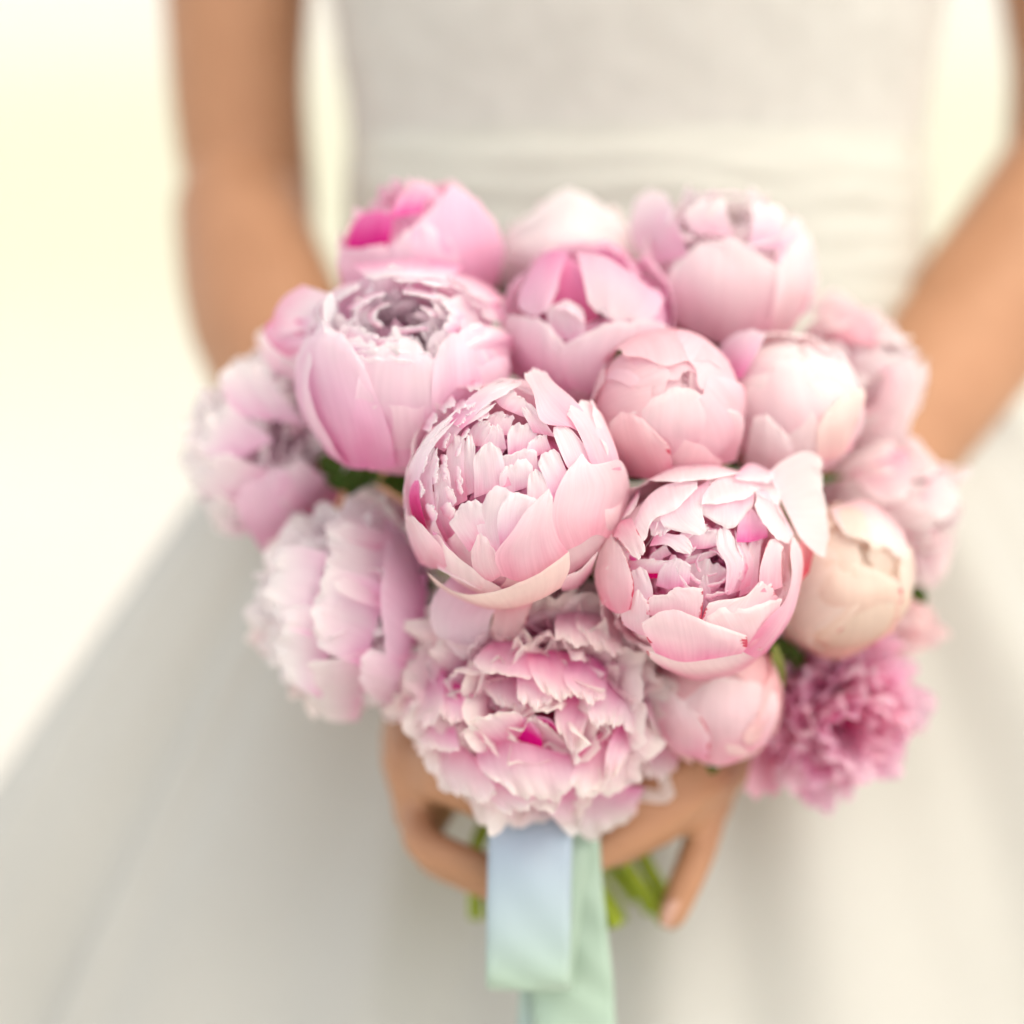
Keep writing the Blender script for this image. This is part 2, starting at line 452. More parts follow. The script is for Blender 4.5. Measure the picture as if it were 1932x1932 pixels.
# ------------------------------------------------------------------ peony petals
def petal_geo(rng, L, W, a0, a1, pw=1.0, curl=0.0, rn=1.0, r0=0.05, z0=-1.0, nu=17, nv=19, ruff=0.03, freq=3.0,
              notch=0.05, lean=0.0, wide=0.6, base=0.25, tipw=0.18, rnd=0.34, skew=0.0, crumple=0.0, bow=0.0, rim=1.0):
    """one petal in flower units: profile is walked with heading a0->a1 (deg, 0 = outwards, 90 = up, 180 = inwards)"""
    ns = 60
    vv = np.linspace(0, 1, ns)
    al = np.radians(a0 + (a1 - a0) * vv ** pw + curl * np.clip((vv - 0.7) / 0.3, 0, 1) ** 1.6)
    ds = L / (ns - 1)
    rho = r0 + np.concatenate([[0], np.cumsum((np.cos(al[1:]) + np.cos(al[:-1])) / 2 * ds)])
    zz = z0 + np.concatenate([[0], np.cumsum((np.sin(al[1:]) + np.sin(al[:-1])) / 2 * ds)])
    u = np.linspace(-1, 1, nu)[None, :]
    v = np.linspace(0, 1, nv)[:, None]
    ph = [rng.uniform(0, 6.28) for _ in range(8)]
    # rounded, softly lobed rim: each u-line ends at its own length
    rimn = notch * (0.55 * np.sin(freq * 1.3 * u + ph[0]) + 0.35 * np.sin(freq * 2.9 * u + ph[1]) + 0.16 * np.sin(freq * 5.3 * u + ph[2]))
    rimn = rimn - rnd * np.abs(u) ** 2.6
    ve = np.clip(v * (1 + rimn * smoothstep(v, 0.25, 1.0)), 0, 1.12)
    vl = np.clip(ve, 0, 1)
    g = (base + (1 - base) * smoothstep(v, 0, wide)) * (1 - tipw * smoothstep(v, wide, 1.0))
    w = W * g
    w = w * (1 + 0.06 * np.sin(7 * v + ph[3]) * smoothstep(v, 0.2, 0.6))
    arc = u * w + skew * v * v
    rr = np.interp(vl, vv, rho) + (ve - vl) * L * np.cos(al[-1])
    zc = np.interp(vl, vv, zz) + (ve - vl) * L * np.sin(al[-1])
    ah = np.interp(vl, vv, al)
    nr, nzv = np.sin(ah), -np.cos(ah)          # outward normal of the profile
    psi = arc / rn
    y = rn * np.sin(psi)
    inward = rn * (1 - np.cos(psi))
    e = np.abs(u)
    rf = ruff * (smoothstep(v, 0.35, 1.0) ** 1.3) * (0.35 + 0.65 * np.maximum(e, smoothstep(v, 0.6, 1.0)))
    wav = (np.sin(freq * 2.0 * u + 1.5 * v + ph[4]) + 0.6 * np.sin(freq * 4.1 * u + ph[5] - 2 * v) + 0.35 * np.sin(freq * 8.3 * u + 3 * v + ph[6]))
    disp = rf * wav * rim + lean * u * smoothstep(v, 0.1, 0.7) + bow * np.sin(np.pi * v)
    if crumple:
        disp = disp + crumple * np.sin(9 * v + 5 * u + ph[7]) * np.sin(7 * u + ph[3]) * smoothstep(v, 0.2, 0.8)
    d = disp - inward
    X = rr + nr * d
    Z = zc + nzv * d
    Y = y * np.ones_like(v)
    verts = np.stack([X, Y, Z], -1).reshape(-1, 3)
    uvs = np.stack([np.broadcast_to((u + 1) / 2, X.shape), np.clip(np.broadcast_to(ve, X.shape), 0, 1)], -1).reshape(-1, 2)
    return verts, grid_faces(nu, nv), uvs

def rotz(v, a):
    c, s = math.cos(a), math.sin(a)
    return np.stack([v[:, 0] * c - v[:, 1] * s, v[:, 0] * s + v[:, 1] * c, v[:, 2]], -1)

GRIP = (1070, 1580, 0.152)
stem_i = [0]

class Peony:
    def __init__(self, cx, cy, depth, rpx, axis, roll, mat, label, seed, group=None):
        self.rng = random.Random(seed)
        self.R = px(rpx, depth)
        self.c = P(cx, cy, depth)
        self.C3 = self.c; self.rpx = rpx
        ax = cdir(*axis)
        self.ax = ax
        q = ax.to_track_quat('Z', 'Y')
        # roll so that azimuth 0 points to picture-right as far as possible
        x = RGT - ax * RGT.dot(ax)
        if x.length < 0.2: x = UPV - ax * UPV.dot(ax)
        x.normalize()
        yv = ax.cross(x)
        rot = Matrix((x, yv, ax)).transposed().to_4x4()
        rot = rot @ Matrix.Rotation(R(roll), 4, 'Z')
        base = self.c - ax * self.R
        self.M = Matrix.Translation(base) @ rot
        self.root = empty('peony', self.M)
        tag(self.root, label, 'flower', group)
        self.inv = self.M.inverted()
        self.mat = mat
    def petal(self, az, mat=None, Rk=1.0, sx=1.0, sy=1.0, zoff=0.0, name='petal', **kw):
        v, f, uv = petal_geo(self.rng, **kw)
        v = rotz(v, R(az))
        v[:, 2] += 1.0                       # empties stand at the flower's base
        v = v * np.array([self.R * sx, self.R * sy, self.R])
        v[:, 2] += zoff * self.R
        return mesh_obj(name, v, f, mat or self.mat, self.root, uv)
    def ring(self, n, az0=None, jit=8, **kw):
        rg = self.rng
        az0 = rg.uniform(0, 360) if az0 is None else az0
        for i in range(n):
            k = {}
            for key, val in kw.items():
                k[key] = rg.uniform(*val) if isinstance(val, tuple) else val
            self.petal(az0 + 360 * i / n + rg.uniform(-jit, jit), **k)
    # globe petal: follows a sphere of radius rk (flower units) up to polar reach a1
    def globe(self, az, rk=1.0, a1=120, W=0.75, a0=5, z0=None, **kw):
        k = dict(L=rk * math.radians(a1 - a0) , W=W, a0=a0, a1=a1, rn=rk * 1.02, r0=0.06, z0=-rk if z0 is None else z0, ruff=0.015, freq=2.2, notch=0.035, lean=0.03, base=0.35)
        k.update(kw)
        return self.petal(az, **k)
    def world_part(self, name, verts, faces, mat, uv=None):
        v = [self.inv @ Vector(p) for p in verts]
        return mesh_obj(name, v, faces, mat, self.root, uv)
    def stem(self):
        i = stem_i[0]; stem_i[0] += 1
        rg = random.Random(900 + i)
        a = i * 2.39996
        rr = 0.0290 * math.sqrt((i + 0.5) / 18)
        g = P(*GRIP) + RGT * (rr * 1.35 * math.cos(a)) + FWD * (rr * math.sin(a))
        base = self.c - self.ax * (self.R * 0.97)
        mid = base - self.ax * 0.035
        mid2 = g + (mid - g) * 0.42; mid2.z = g.z + (mid.z - g.z) * 0.5
        dr = (g - base); 
        out = Vector((g.x - base.x, g.y - base.y, 0)) * 0.22
        end = g + Vector((0.012 + out.x * 0.35 + rr * math.cos(a) * .25, out.y * .25 + rr * math.sin(a) * 0.4, -0.030 - rg.uniform(0, .008)))
        path = catmull([tuple(base + self.ax * .004), tuple(mid), tuple(mid2), tuple(g), tuple(end)], 26)
        v, f = tube_geo(path, [0.0031 + 0.0004 * math.sin(k * .9 + i) for k in range(26)], 8)
        self.world_part('stem', v, f, M_STEM)
    def sepals(self, n=5):
        rg = self.rng
        for i in range(n):
            self.petal(360 * i / n + rg.uniform(-15, 15), mat=M_SEPAL, name='sepal', L=rg.uniform(.55, .85), W=rg.uniform(.2, .3), a0=-5, a1=55,
                       rn=1.1, r0=0.02, z0=-1.05, nu=7, nv=9, ruff=0.01, notch=0.02, base=0.5, wide=0.4, tipw=0.75, rnd=.5)
    def leaf(self, tip, root, width, mat=None, name='leaf', bulge=0.15):
        """pointed leaf from root to tip, both (px,py,depth)"""
        a, b = P(*root), P(*tip)
        d = b - a
        L = d.length; d.normalize()
        n = (-FWD - d * (-FWD).dot(d)).normalized()
        s = d.cross(n)
        nu, nv = 7, 14
        vs, uv = [], []
        for j in range(nv):
            t = j / (nv - 1)
            w = width * (math.sin(math.pi * min(1, t * 0.93 + 0.07)) ** 0.8)
            for i in range(nu):
                u = i / (nu - 1) * 2 - 1
                p = a + d * (L * t) + s * (u * w) + n * (bulge * L * math.sin(math.pi * t) * 0.5 - 0.35 * w * (1 - abs(u)) + .0006 * math.sin(9 * t + 3 * u))
                vs.append(p); uv.append((i / (nu - 1), t))
        self.world_part(name, vs, grid_faces(nu, nv), mat or M_LEAF, uv)

# ---- single large petals shaped one by one on the flower's own bowl
def hero(f, cen, rad, rows, k0=1.0, k1=1.0, tr=None, mat=None, nu=25, nv=22, ruff=2.0, fr=7.0, jag=1.6, lift=0.0, bell=0.0, rnd=.12, roll=4.0, v0=.35):
    """rows of (x, y) or (x, y, k) from the petal's base to its rim, lying on the flower's globe of k radii"""
    rg = f.rng
    s = f.R / f.rpx
    rr = []
    m = len(rows)
    for j, row in enumerate(rows):
        kk = k0 + (k1 - k0) * j / (m - 1)
        pts = []
        for q in row:
            x, y = tr(q[0], q[1]) if tr else (q[0], q[1])
            k = q[2] if len(q) > 2 else kk
            dx, dy = x - cen[0], cen[1] - y
            h2 = (k * rad) ** 2 - dx * dx - dy * dy
            dz = math.sqrt(h2) if h2 > 0 else -math.sqrt(-h2) * 0.35
            pts.append((dx, dy, dz))
        rr.append(catmull(pts, nu))
    rr = np.array(rr)                                   # m, nu, 3
    u = np.linspace(-1, 1, nu)[None, :]; v = np.linspace(0, 1, nv)[:, None]
    ph = [rg.uniform(0, 6.28) for _ in range(6)]
    fine = 120
    dense_ = np.stack([catmull(list(rr[:, i]), fine) for i in range(nu)], 1)     # fine, nu, 3
    rimn = jag * .012 * (np.sin(fr * .9 * u + ph[2]) + .6 * np.sin(fr * 2.3 * u + ph[3]) + .3 * np.sin(fr * 5.1 * u + ph[1])) - rnd * np.abs(u) ** 3.5 - jag * .014
    ve = np.clip(v * (1 + rimn * smoothstep(v, .3, 1.0)), 0, 1)
    cols = np.empty((nv, nu, 3))
    tg = np.linspace(0, 1, fine)
    for i in range(nu):
        for c in range(3):
            cols[:, i, c] = np.interp(ve[:, i], tg, dense_[:, i, c])
    e = smoothstep(v, .45, 1.0) ** 1.5
    cols[..., 2] += e * ruff * (np.sin(fr * u + ph[0] + v) + .6 * np.sin(fr * 2.1 * u + ph[1])) + lift * e + bell * np.sin(np.pi * v) * (1 - u * u)
    cols[..., 2] -= roll * smoothstep(v, .86, 1.0) ** 2
    cols[..., 2] += 1.2 * np.sin(5 * v + 3 * u + ph[4]) * np.sin(4 * u + ph[5])
    verts = [f.C3 + (RGT * p[0] + UPV * p[1] - FWD * p[2]) * s for p in cols.reshape(-1, 3)]
    uv = np.stack([np.broadcast_to((u + 1) / 2, (nv, nu)), np.broadcast_to(v0 + (1 - v0) * v, (nv, nu))], -1).reshape(-1, 2)
    return f.world_part('petal', verts, grid_faces(nu, nv), mat or f.mat, uv)

# ---- flower kinds
def make_bud(f, outer=5, a1=162, W=0.92, pucker=True):
    rg = f.rng
    f.ring(6, L=0.84 * math.radians(172), W=.55, a0=5, a1=(172, 192), rn=.86, r0=.05, z0=-.84, ruff=.03, freq=3.5, notch=.06, lean=.05, rnd=.15, mat=None)
    f.ring(5, L=0.91 * math.radians(165), W=.75, a0=5, a1=(160, 176), rn=.92, r0=.05, z0=-.91, ruff=.02, freq=3, notch=.05, lean=.05, rnd=.15)
    az0 = rg.uniform(0, 360)
    for i in range(outer):
        f.globe(az0 + 360 * i / outer + rg.uniform(-14, 14), rk=rg.uniform(.965, 1.0), a1=a1 + rg.uniform(-26, 8), W=W * rg.uniform(.85, 1.1), lean=.05, nu=23, nv=27, rnd=.2, notch=.05, ruff=.012)
    for i in range(2):       # short outermost petals hugging the side
        f.globe(rg.uniform(0, 360), rk=rg.uniform(1.01, 1.03), a1=rg.uniform(85, 115), W=.55, lean=.03, nu=19, nv=21, rnd=.35)

def make_cup(f, open_=0.6, inner=True, dense=1.0, outer=5, seed_az=None, ruff=1.0, inner_mat=None, guard=True, scale_in=1.0):
    """half-open globe: smooth outer bowl, ruffled heart"""
    rg = f.rng
    im = inner_mat or f.mat
    if guard:
        az0 = rg.uniform(0, 360) if seed_az is None else seed_az
        for i in range(outer):
            f.globe(az0 + 360 * i / outer + rg.uniform(-10, 10), rk=rg.uniform(.97, 1.02), a1=rg.uniform(118, 132) - 18 * (open_ - .5), W=rg.uniform(.72, .9),
                    lean=.05, nu=23, nv=25, curl=rg.uniform(-18, 4), ruff=.022 * ruff, freq=2.4, notch=.05)
        for i in range(outer + 1):
            f.globe(az0 + 30 + 360 * i / (outer + 1) + rg.uniform(-12, 12), rk=rg.uniform(.88, .93), a1=rg.uniform(124, 140) - 14 * (open_ - .5), W=rg.uniform(.6, .75),
                    lean=.05, nu=21, nv=23, curl=rg.uniform(-10, 10), ruff=.03 * ruff, freq=2.8, notch=.07)
    def band(n, rk, a1, W, zt, rf):
        a = rg.uniform(0, 360)
        for i in range(int(n * dense)):
            Rk = rk * rg.uniform(.93, 1.07)
            f.petal(a + 360 * i / int(n * dense) + rg.uniform(-14, 14), mat=im, L=scale_in * rg.uniform(*zt), W=W * rg.uniform(.75, 1.2), a0=18 + 40 * (1 - rk), a1=a1 + rg.uniform(-12, 12),
                    pw=.8, rn=max(.22, Rk * .9) * rg.uniform(.8, 1.3), r0=.05, z0=-.8, nu=15, nv=19, ruff=rf * ruff, freq=rg.uniform(2.4, 4), notch=rg.uniform(.06, .12),
                    lean=rg.uniform(-.08, .08), curl=rg.uniform(-25, 25), crumple=.012)
    ga = 2.39996
    nt_ = int(22 * dense)
    for i in range(nt_):
        th = 62 * math.sqrt((i + .5) / nt_)
        h = 90 - th + rg.uniform(-12, 12)
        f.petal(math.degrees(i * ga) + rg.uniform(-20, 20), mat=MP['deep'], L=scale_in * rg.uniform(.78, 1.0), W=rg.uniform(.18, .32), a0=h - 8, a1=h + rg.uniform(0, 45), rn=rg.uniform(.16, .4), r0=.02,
                z0=-.34 - .1 * open_, nu=11, nv=13, ruff=rg.uniform(.02, .045) * ruff, freq=rg.uniform(2.4, 4), notch=rg.uniform(.08, .16), lean=rg.uniform(-.1, .1), curl=rg.uniform(-20, 50), crumple=.015,
                skew=rg.uniform(-.1, .1))
    band(9, .8, 122, .5, (1.72, 1.95), .035)
    band(10, .66, 118, .42, (1.60, 1.85), .045)
    band(11, .5, 112, .34, (1.45, 1.75), .05)
    band(9, .34, 104, .28, (1.3, 1.62), .05)
    band(7, .18, 96, .22, (1.1, 1.5), .05)

def make_full(f, n=95, guards=7, spread=95, jag=1.0, mats=None, gcurl=(-45, -5), gl=(1.45, 1.75)):
    """open double peony: a dome of ruffled petals over a collar of wide guards"""
    rg = f.rng
    az0 = rg.uniform(0, 360)
    for i in range(guards):
        f.petal(az0 + 360 * i / guards + rg.uniform(-12, 12), L=rg.uniform(*gl), W=rg.uniform(.48, .66), a0=-5, a1=rg.uniform(45, 85), pw=.9, rn=1.1, r0=.05, z0=-.7,
                nu=21, nv=23, ruff=.05 * jag, freq=3, notch=.07 * jag, lean=.05, curl=rg.uniform(*gcurl))
    ga = math.pi * (3 - math.sqrt(5))
    cmax = math.cos(math.radians(spread))
    for i in range(n):
        ct = 1 - (1 - cmax) * (i + .5) / n
        th = math.degrees(math.acos(ct)) + rg.uniform(-6, 6)      # polar angle of the petal's tip
        az = math.degrees(i * ga) + rg.uniform(-10, 10)
        Lp = rg.uniform(.88, 1.12) * (1.12 - .06 * th / 90)
        h = 90 - th                                               # mean heading
        bend = rg.uniform(-12, 42)
        f.petal(az, mat=(mats or f.mat), L=Lp, W=rg.uniform(.34, .60) * (0.8 + .4 * th / 90), a0=h - 10, a1=h + bend, rn=rg.uniform(.3, .8), r0=.02, z0=-.22, nu=17, nv=17,
                ruff=rg.uniform(.035, .075) * jag, freq=rg.uniform(2.5, 4.2), notch=rg.uniform(.06, .13) * jag, lean=rg.uniform(-.15, .15), curl=rg.uniform(-50, 35),
                base=.3, wide=.65, crumple=.02, skew=rg.uniform(-.12, .12))

# ---- petal colours (base, middle, rim)
MP = {}
MP['rose'] = petal_material('petal_rose', (0.76, 0.07, 0.32), (0.93, 0.50, 0.71), (0.96, 0.76, 0.86))
MP['hot'] = petal_material('petal_hot', (0.78, 0.05, 0.33), (0.90, 0.40, 0.62), (0.94, 0.67, 0.79))
MP['blush'] = petal_material('petal_blush', (0.78, 0.10, 0.30), (0.95, 0.69, 0.78), (0.97, 0.90, 0.90), stain=.9)
MP['blush2'] = petal_material('petal_blush_clear', (0.78, 0.10, 0.30), (0.95, 0.69, 0.79), (0.97, 0.90, 0.91))
MP['pale'] = petal_material('petal_pale', (0.82, 0.22, 0.36), (0.95, 0.75, 0.81), (0.97, 0.90, 0.90))
MP['white'] = petal_material('petal_white', (0.86, 0.40, 0.55), (0.96, 0.86, 0.89), (0.97, 0.94, 0.94))
MP['cream'] = petal_material('petal_cream', (0.80, 0.30, 0.28), (0.92, 0.76, 0.69), (0.94, 0.85, 0.78), stain=.9)
MP['peach'] = petal_material('petal_peach', (0.84, 0.20, 0.32), (0.94, 0.60, 0.66), (0.95, 0.77, 0.78), stain=.85)
MP['lilac'] = petal_material('petal_lilac', (0.78, 0.12, 0.42), (0.94, 0.63, 0.80), (0.97, 0.89, 0.92))
MP['heart'] = petal_material('petal_heart', (0.80, 0.04, 0.30), (0.95, 0.72, 0.85), (0.97, 0.93, 0.95), b0=.16, b1=.46, b2=.78)
MP['frill'] = petal_material('petal_frill', (0.84, 0.20, 0.50), (0.95, 0.72, 0.84), (0.97, 0.93, 0.93), b0=.1, b1=.42, b2=.8)
MP['bud'] = petal_material('petal_bud', (0.86, 0.24, 0.42), (0.95, 0.66, 0.75), (0.97, 0.80, 0.84), stain=.8)
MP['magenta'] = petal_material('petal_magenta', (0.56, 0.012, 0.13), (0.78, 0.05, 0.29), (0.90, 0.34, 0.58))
MP['crimson'] = petal_material('petal_crimson', (0.72, 0.03, 0.10), (0.80, 0.08, 0.18), (0.90, 0.45, 0.50))
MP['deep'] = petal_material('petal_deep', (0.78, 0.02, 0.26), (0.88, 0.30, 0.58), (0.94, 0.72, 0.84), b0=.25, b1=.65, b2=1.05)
MP['ruffle'] = petal_material('petal_ruffle', (0.80, 0.04, 0.34), (0.94, 0.60, 0.77), (0.97, 0.90, 0.88), b0=.24, b1=.56, b2=.9)
MP['creamy'] = petal_material('petal_creamy', (0.86, 0.40, 0.45), (0.94, 0.78, 0.76), (0.95, 0.87, 0.81))

FL = {}
def flower(key, *a, **k):
    FL[key] = Peony(*a, **k)
    return FL[key]

f = flower('A', 790, 468, .130, 148, (-.40, .80, .45), 20, MP['hot'], 'bright pink cup-shaped peony with hot pink inside, beside the bare elbow', 11)
make_cup(f, open_=.7, dense=.5)
f = flower('T', 1075, 490, .155, 130, (0, .90, .40), 0, MP['pale'], 'very pale pink cup peony between the bright pink cup and the fringed peony', 12)
make_cup(f, open_=.4, dense=.5)
f = flower('R', 1365, 506, .125, 156, (.12, .86, .48), 10, MP['pale'], 'pale peony with smooth round underside and frilled crown, standing before the sash', 13)
make_cup(f, open_=.9, dense=1.0, ruff=1.8)
f = flower('B', 760, 702, .078, 200, (-.05, .62, .78), 10, MP['lilac'], 'large lilac-pink globe peony with a small ruffled opening on top', 14)
make_cup(f, open_=.3, dense=1.0, inner_mat=MP['heart'])
f = flower('E', 1110, 612, .098, 166, (-.15, .42, .9), 40, MP['rose'], 'open rose-pink peony with a deep magenta hollow beside the round closed bud', 15)
make_cup(f, open_=1.0, dense=.8, inner_mat=MP['deep'], ruff=1.3, scale_in=.85)
f = flower('L', 505, 830, .145, 160, (-.62, .35, .70), 0, MP['lilac'], 'fully opened frilly peony jutting out beside the gown, below the bare elbow', 16)
make_full(f, n=80, mats=MP['frill'], jag=1.0, gl=(1.3, 1.5))
f = flower('LL', 650, 1148, .105, 174, (-.45, -.05, .88), 0, MP['ruffle'], 'fully opened pink peony of crowded frills below the lilac globe', 17)
make_full(f, n=90, mats=MP['frill'], jag=1.0, gl=(1.3, 1.55))
f = flower('G', 1262, 765, .062, 148, (.22, .28, .92), 0, MP['bud'], 'round closed peach-pink bud with a tiny puckered tip', 18)
make_bud(f)
f = flower('H', 1485, 768, .092, 146, (.12, .72, .62), 10, MP['pale'], 'smooth pale pink half-closed peony beside the peach bud', 19)
make_bud(f, a1=155, W=.86)
f = flower('I', 1585, 1090, .092, 142, (.25, .22, .92), 0, MP['cream'], 'cream-coloured closed peony beside the bowl-shaped open peony', 20)
make_bud(f)
f = flower('J', 1620, 710, .145, 140, (.65, .35, .6), 0, MP['pale'], 'loose pale pink peony with wide petals beside the smooth half-closed one', 21)
make_cup(f, open_=1.2, dense=.6, ruff=1.5)
f = flower('K', 1680, 965, .140, 145, (.75, .10, .6), 0, MP['pale'], 'open pale pink peony spreading its petals between forearm and cream closed peony', 22)
make_cup(f, open_=1.3, dense=.7, ruff=1.5)
f = flower('M', 1660, 1165, .155, 115, (.7, -.3, .5), 0, MP['peach'], 'peach peony half hidden behind the cream closed peony', 23)
make_cup(f, open_=1.0, dense=.4)
f = flower('N', 1580, 1345, .125, 152, (.38, -.35, .85), 0, MP['hot'], 'shaggy hot pink open peony hanging below the cream closed peony', 24)
make_full(f, n=62, jag=1.35)
f = flower('O', 1350, 1315, .090, 132, (.0, -.45, .88), 0, MP['peach'], 'smooth pink bud tucked below the bowl-shaped open peony', 25)
make_bud(f)
f = flower('PP', 1012, 1312, .080, 236, (-.06, -.32, .94), 0, MP['ruffle'], 'largest fully opened peony with cream-edged ruffles hanging over the ribbon', 26)
make_full(f, n=75, guards=9, gcurl=(-15, 10), gl=(1.3, 1.5))
f = flower('C', 968, 916, .040, 212, (-.16, .38, .9), 0, MP['blush2'], 'largest half-open globe peony at the bouquet centre with layered white frills', 27)
make_cup(f, open_=.9, dense=.9, inner_mat=MP['deep'], scale_in=.78)
tC = lambda a, b: (704.4 + a * .2604, 654 + b * .2604)
HC = dict(cen=(968, 916), rad=214, tr=tC)
def strips(f, H, lst, dk=.07, wx=1.3, **kw):
    for k, rows in lst:
        if wx != 1.0:
            new = []
            for row in rows:
                mx_ = sum(p[0] for p in row) / len(row); my_ = sum(p[1] for p in row) / len(row)
                new.append([(mx_ + (p[0] - mx_) * wx + f.rng.uniform(-9, 9), my_ + (p[1] - my_) * wx + f.rng.uniform(-7, 7)) for p in row])
            rows = new
        q = dict(k0=k - dk, k1=k + .01, mat=MP['heart'], nu=21, nv=22, ruff=6, jag=4.5, fr=6, rnd=.18, roll=4)
        q.update(kw); q.update(H)
        hero(f, rows=rows, **q)
strips(f, HC, [
    (.80, [[(830, 640), (960, 660)], [(850, 540), (990, 560)], [(890, 465), (1015, 500)]]),
    (.82, [[(800, 760), (950, 760)], [(850, 650), (940, 650)], [(865, 565), (920, 575)]]),
    (.83, [[(680, 720), (800, 740)], [(740, 600), (830, 620)], [(810, 525), (865, 560)]]),
    (.84, [[(690, 1080), (760, 1040)], [(640, 840), (740, 820)], [(640, 650), (730, 630)]]),
    (.85, [[(1000, 800), (1140, 760)], [(990, 680), (1150, 660)], [(1005, 585), (1100, 560), (1215, 570)]]),
    (.86, [[(580, 1160), (670, 1120)], [(555, 920), (650, 900)], [(555, 720), (650, 700)], [(575, 630), (625, 630)]]),
    (.87, [[(1120, 840), (1260, 760)], [(1125, 740), (1240, 690)], [(1140, 670), (1230, 640)]]),
    (.87, [[(930, 940), (1150, 900)], [(925, 850), (1140, 810)], [(945, 790), (1040, 770), (1140, 730)]]),
    (.885, [[(540, 1440), (660, 1440)], [(490, 1200), (590, 1170)], [(465, 980), (560, 950)], [(440, 850), (530, 830)]]),
    (.89, [[(950, 1080), (1120, 1020)], [(945, 960), (1120, 920)], [(960, 880), (1010, 835), (1115, 805)]]),
    (.90, [[(900, 420), (960, 470), (1080, 520)], [(950, 350), (1010, 400), (1100, 440)], [(1040, 320), (1070, 360), (1110, 390)]]),
    (.91, [[(1180, 640), (1300, 660)], [(1120, 540), (1220, 560)], [(1060, 450), (1130, 410)]]),
    (.92, [[(430, 720), (520, 760)], [(560, 560), (640, 610)], [(710, 460), (780, 510)], [(880, 390), (920, 430)]]),
    (.93, [[(430, 1420), (540, 1420)], [(360, 1180), (450, 1160)], [(335, 980), (430, 960)], [(390, 790), (460, 800)], [(450, 710), (490, 730)]]),
    (.965, [[(560, 560), (640, 610)], [(700, 400), (780, 460)], [(850, 300), (910, 370)], [(1070, 215), (1100, 290)]]),
    (.99, [[(300, 1420), (400, 1420)], [(225, 1100), (310, 1090)], [(280, 860), (360, 880)], [(410, 650), (480, 690)], [(600, 460), (670, 500)]]),
])
hero(f, rows=[[(1600, 640), (1500, 640), (1420, 600)], [(1470, 420), (1330, 470), (1210, 560)], [(1300, 260), (1220, 330), (1150, 340)], [(1240, 145), (1150, 150), (1060, 190)]], k0=.97, k1=1.02, **HC)
hero(f, rows=[[(1790, 900), (1660, 890), (1560, 860)], [(1740, 720), (1600, 720), (1500, 700)], [(1640, 480), (1520, 560), (1430, 560)], [(1500, 350), (1420, 440), (1370, 490)]], k0=1.0, k1=1.0, **HC)
hero(f, rows=[[(1480, 1000), (1570, 960), (1620, 900)], [(1390, 880), (1480, 800), (1560, 790)], [(1320, 720), (1420, 660), (1480, 680)], [(1275, 590), (1340, 575), (1400, 580)]], k0=.96, k1=.95, mat=MP['heart'], **HC)
hero(f, rows=[[(1290, 1120), (1350, 1060), (1420, 960)], [(1230, 960), (1300, 910), (1380, 890)], [(1165, 830), (1240, 770), (1315, 735)]], k0=.93, k1=.92, mat=MP['heart'], **HC)
hero(f, rows=[[(1110, 1200), (1200, 1180), (1290, 1080)], [(1110, 1060), (1190, 1030), (1270, 1010)], [(1120, 915), (1170, 895), (1215, 910)]], k0=.92, k1=.91, mat=MP['heart'], **HC)
hero(f, rows=[[(740, 1100), (850, 1060), (1000, 1010)], [(740, 950), (840, 930), (960, 900)], [(735, 830), (830, 790), (930, 770)], [(775, 750), (840, 700), (895, 735)]], k0=.84, k1=.88, mat=MP['heart'], ruff=3, **HC)
hero(f, rows=[[(700, 1480), (780, 1420), (830, 1330)], [(600, 1340), (690, 1260), (800, 1220)], [(545, 1260), (620, 1170), (700, 1100), (795, 1108)]], k0=.93, k1=.93, mat=MP['heart'], ruff=3, jag=3, **HC)
hero(f, rows=[[(840, 1500), (920, 1480), (1000, 1380)], [(765, 1330), (880, 1260), (1040, 1200)], [(752, 1220), (850, 1030), (960, 1020), (1085, 1065)]], k0=.95, k1=.92, mat=MP['heart'], **HC)
hero(f, rows=[[(930, 1480), (1020, 1400), (1150, 1330)], [(900, 1270), (1020, 1200), (1160, 1180)], [(925, 1130), (1000, 1062), (1110, 1072), (1200, 1100)]], k0=.97, k1=.95, mat=MP['heart'], **HC)
hero(f, rows=[[(785, 1735), (850, 1700), (940, 1640)], [(720, 1560), (800, 1540), (920, 1560)], [(722, 1420), (790, 1340), (880, 1440)]], k0=1.0, k1=.96, **HC)
hero(f, rows=[[(330, 1570), (430, 1610), (540, 1590)], [(270, 1440), (390, 1470), (505, 1450)], [(238, 1320), (330, 1340), (420, 1345)], [(235, 1240), (275, 1212), (330, 1245)]], k0=1.0, k1=1.02, **HC)
hero(f, rows=[[(1340, 1490), (1480, 1430), (1600, 1360), (1720, 1400)], [(1285, 1270), (1420, 1240), (1620, 1210), (1810, 1250)], [(1300, 1100), (1450, 1060), (1660, 1030), (1862, 1040)], [(1370, 940), (1450, 920), (1600, 890), (1780, 830)], [(1470, 810), (1500, 788), (1545, 850), (1600, 890)]], k0=1.0, k1=1.03, ruff=1, jag=.8, **HC)
hero(f, rows=[[(930, 1650), (1080, 1690), (1250, 1620), (1400, 1480)], [(885, 1500), (1050, 1480), (1200, 1430), (1330, 1380)], [(1000, 1340), (1100, 1320), (1200, 1290), (1290, 1250)], [(1110, 1180), (1170, 1160), (1240, 1150), (1290, 1120)], [(1230, 1060), (1250, 1042), (1265, 1032), (1285, 1065)]], k0=1.03, k1=1.05, ruff=1, jag=.8, **HC)
hero(f, rows=[[(460, 1560), (600, 1640), (780, 1700)], [(470, 1600), (620, 1660), (790, 1745)], [(472, 1612), (640, 1690), (780, 1765)]], k0=.98, k1=1.02, **HC)
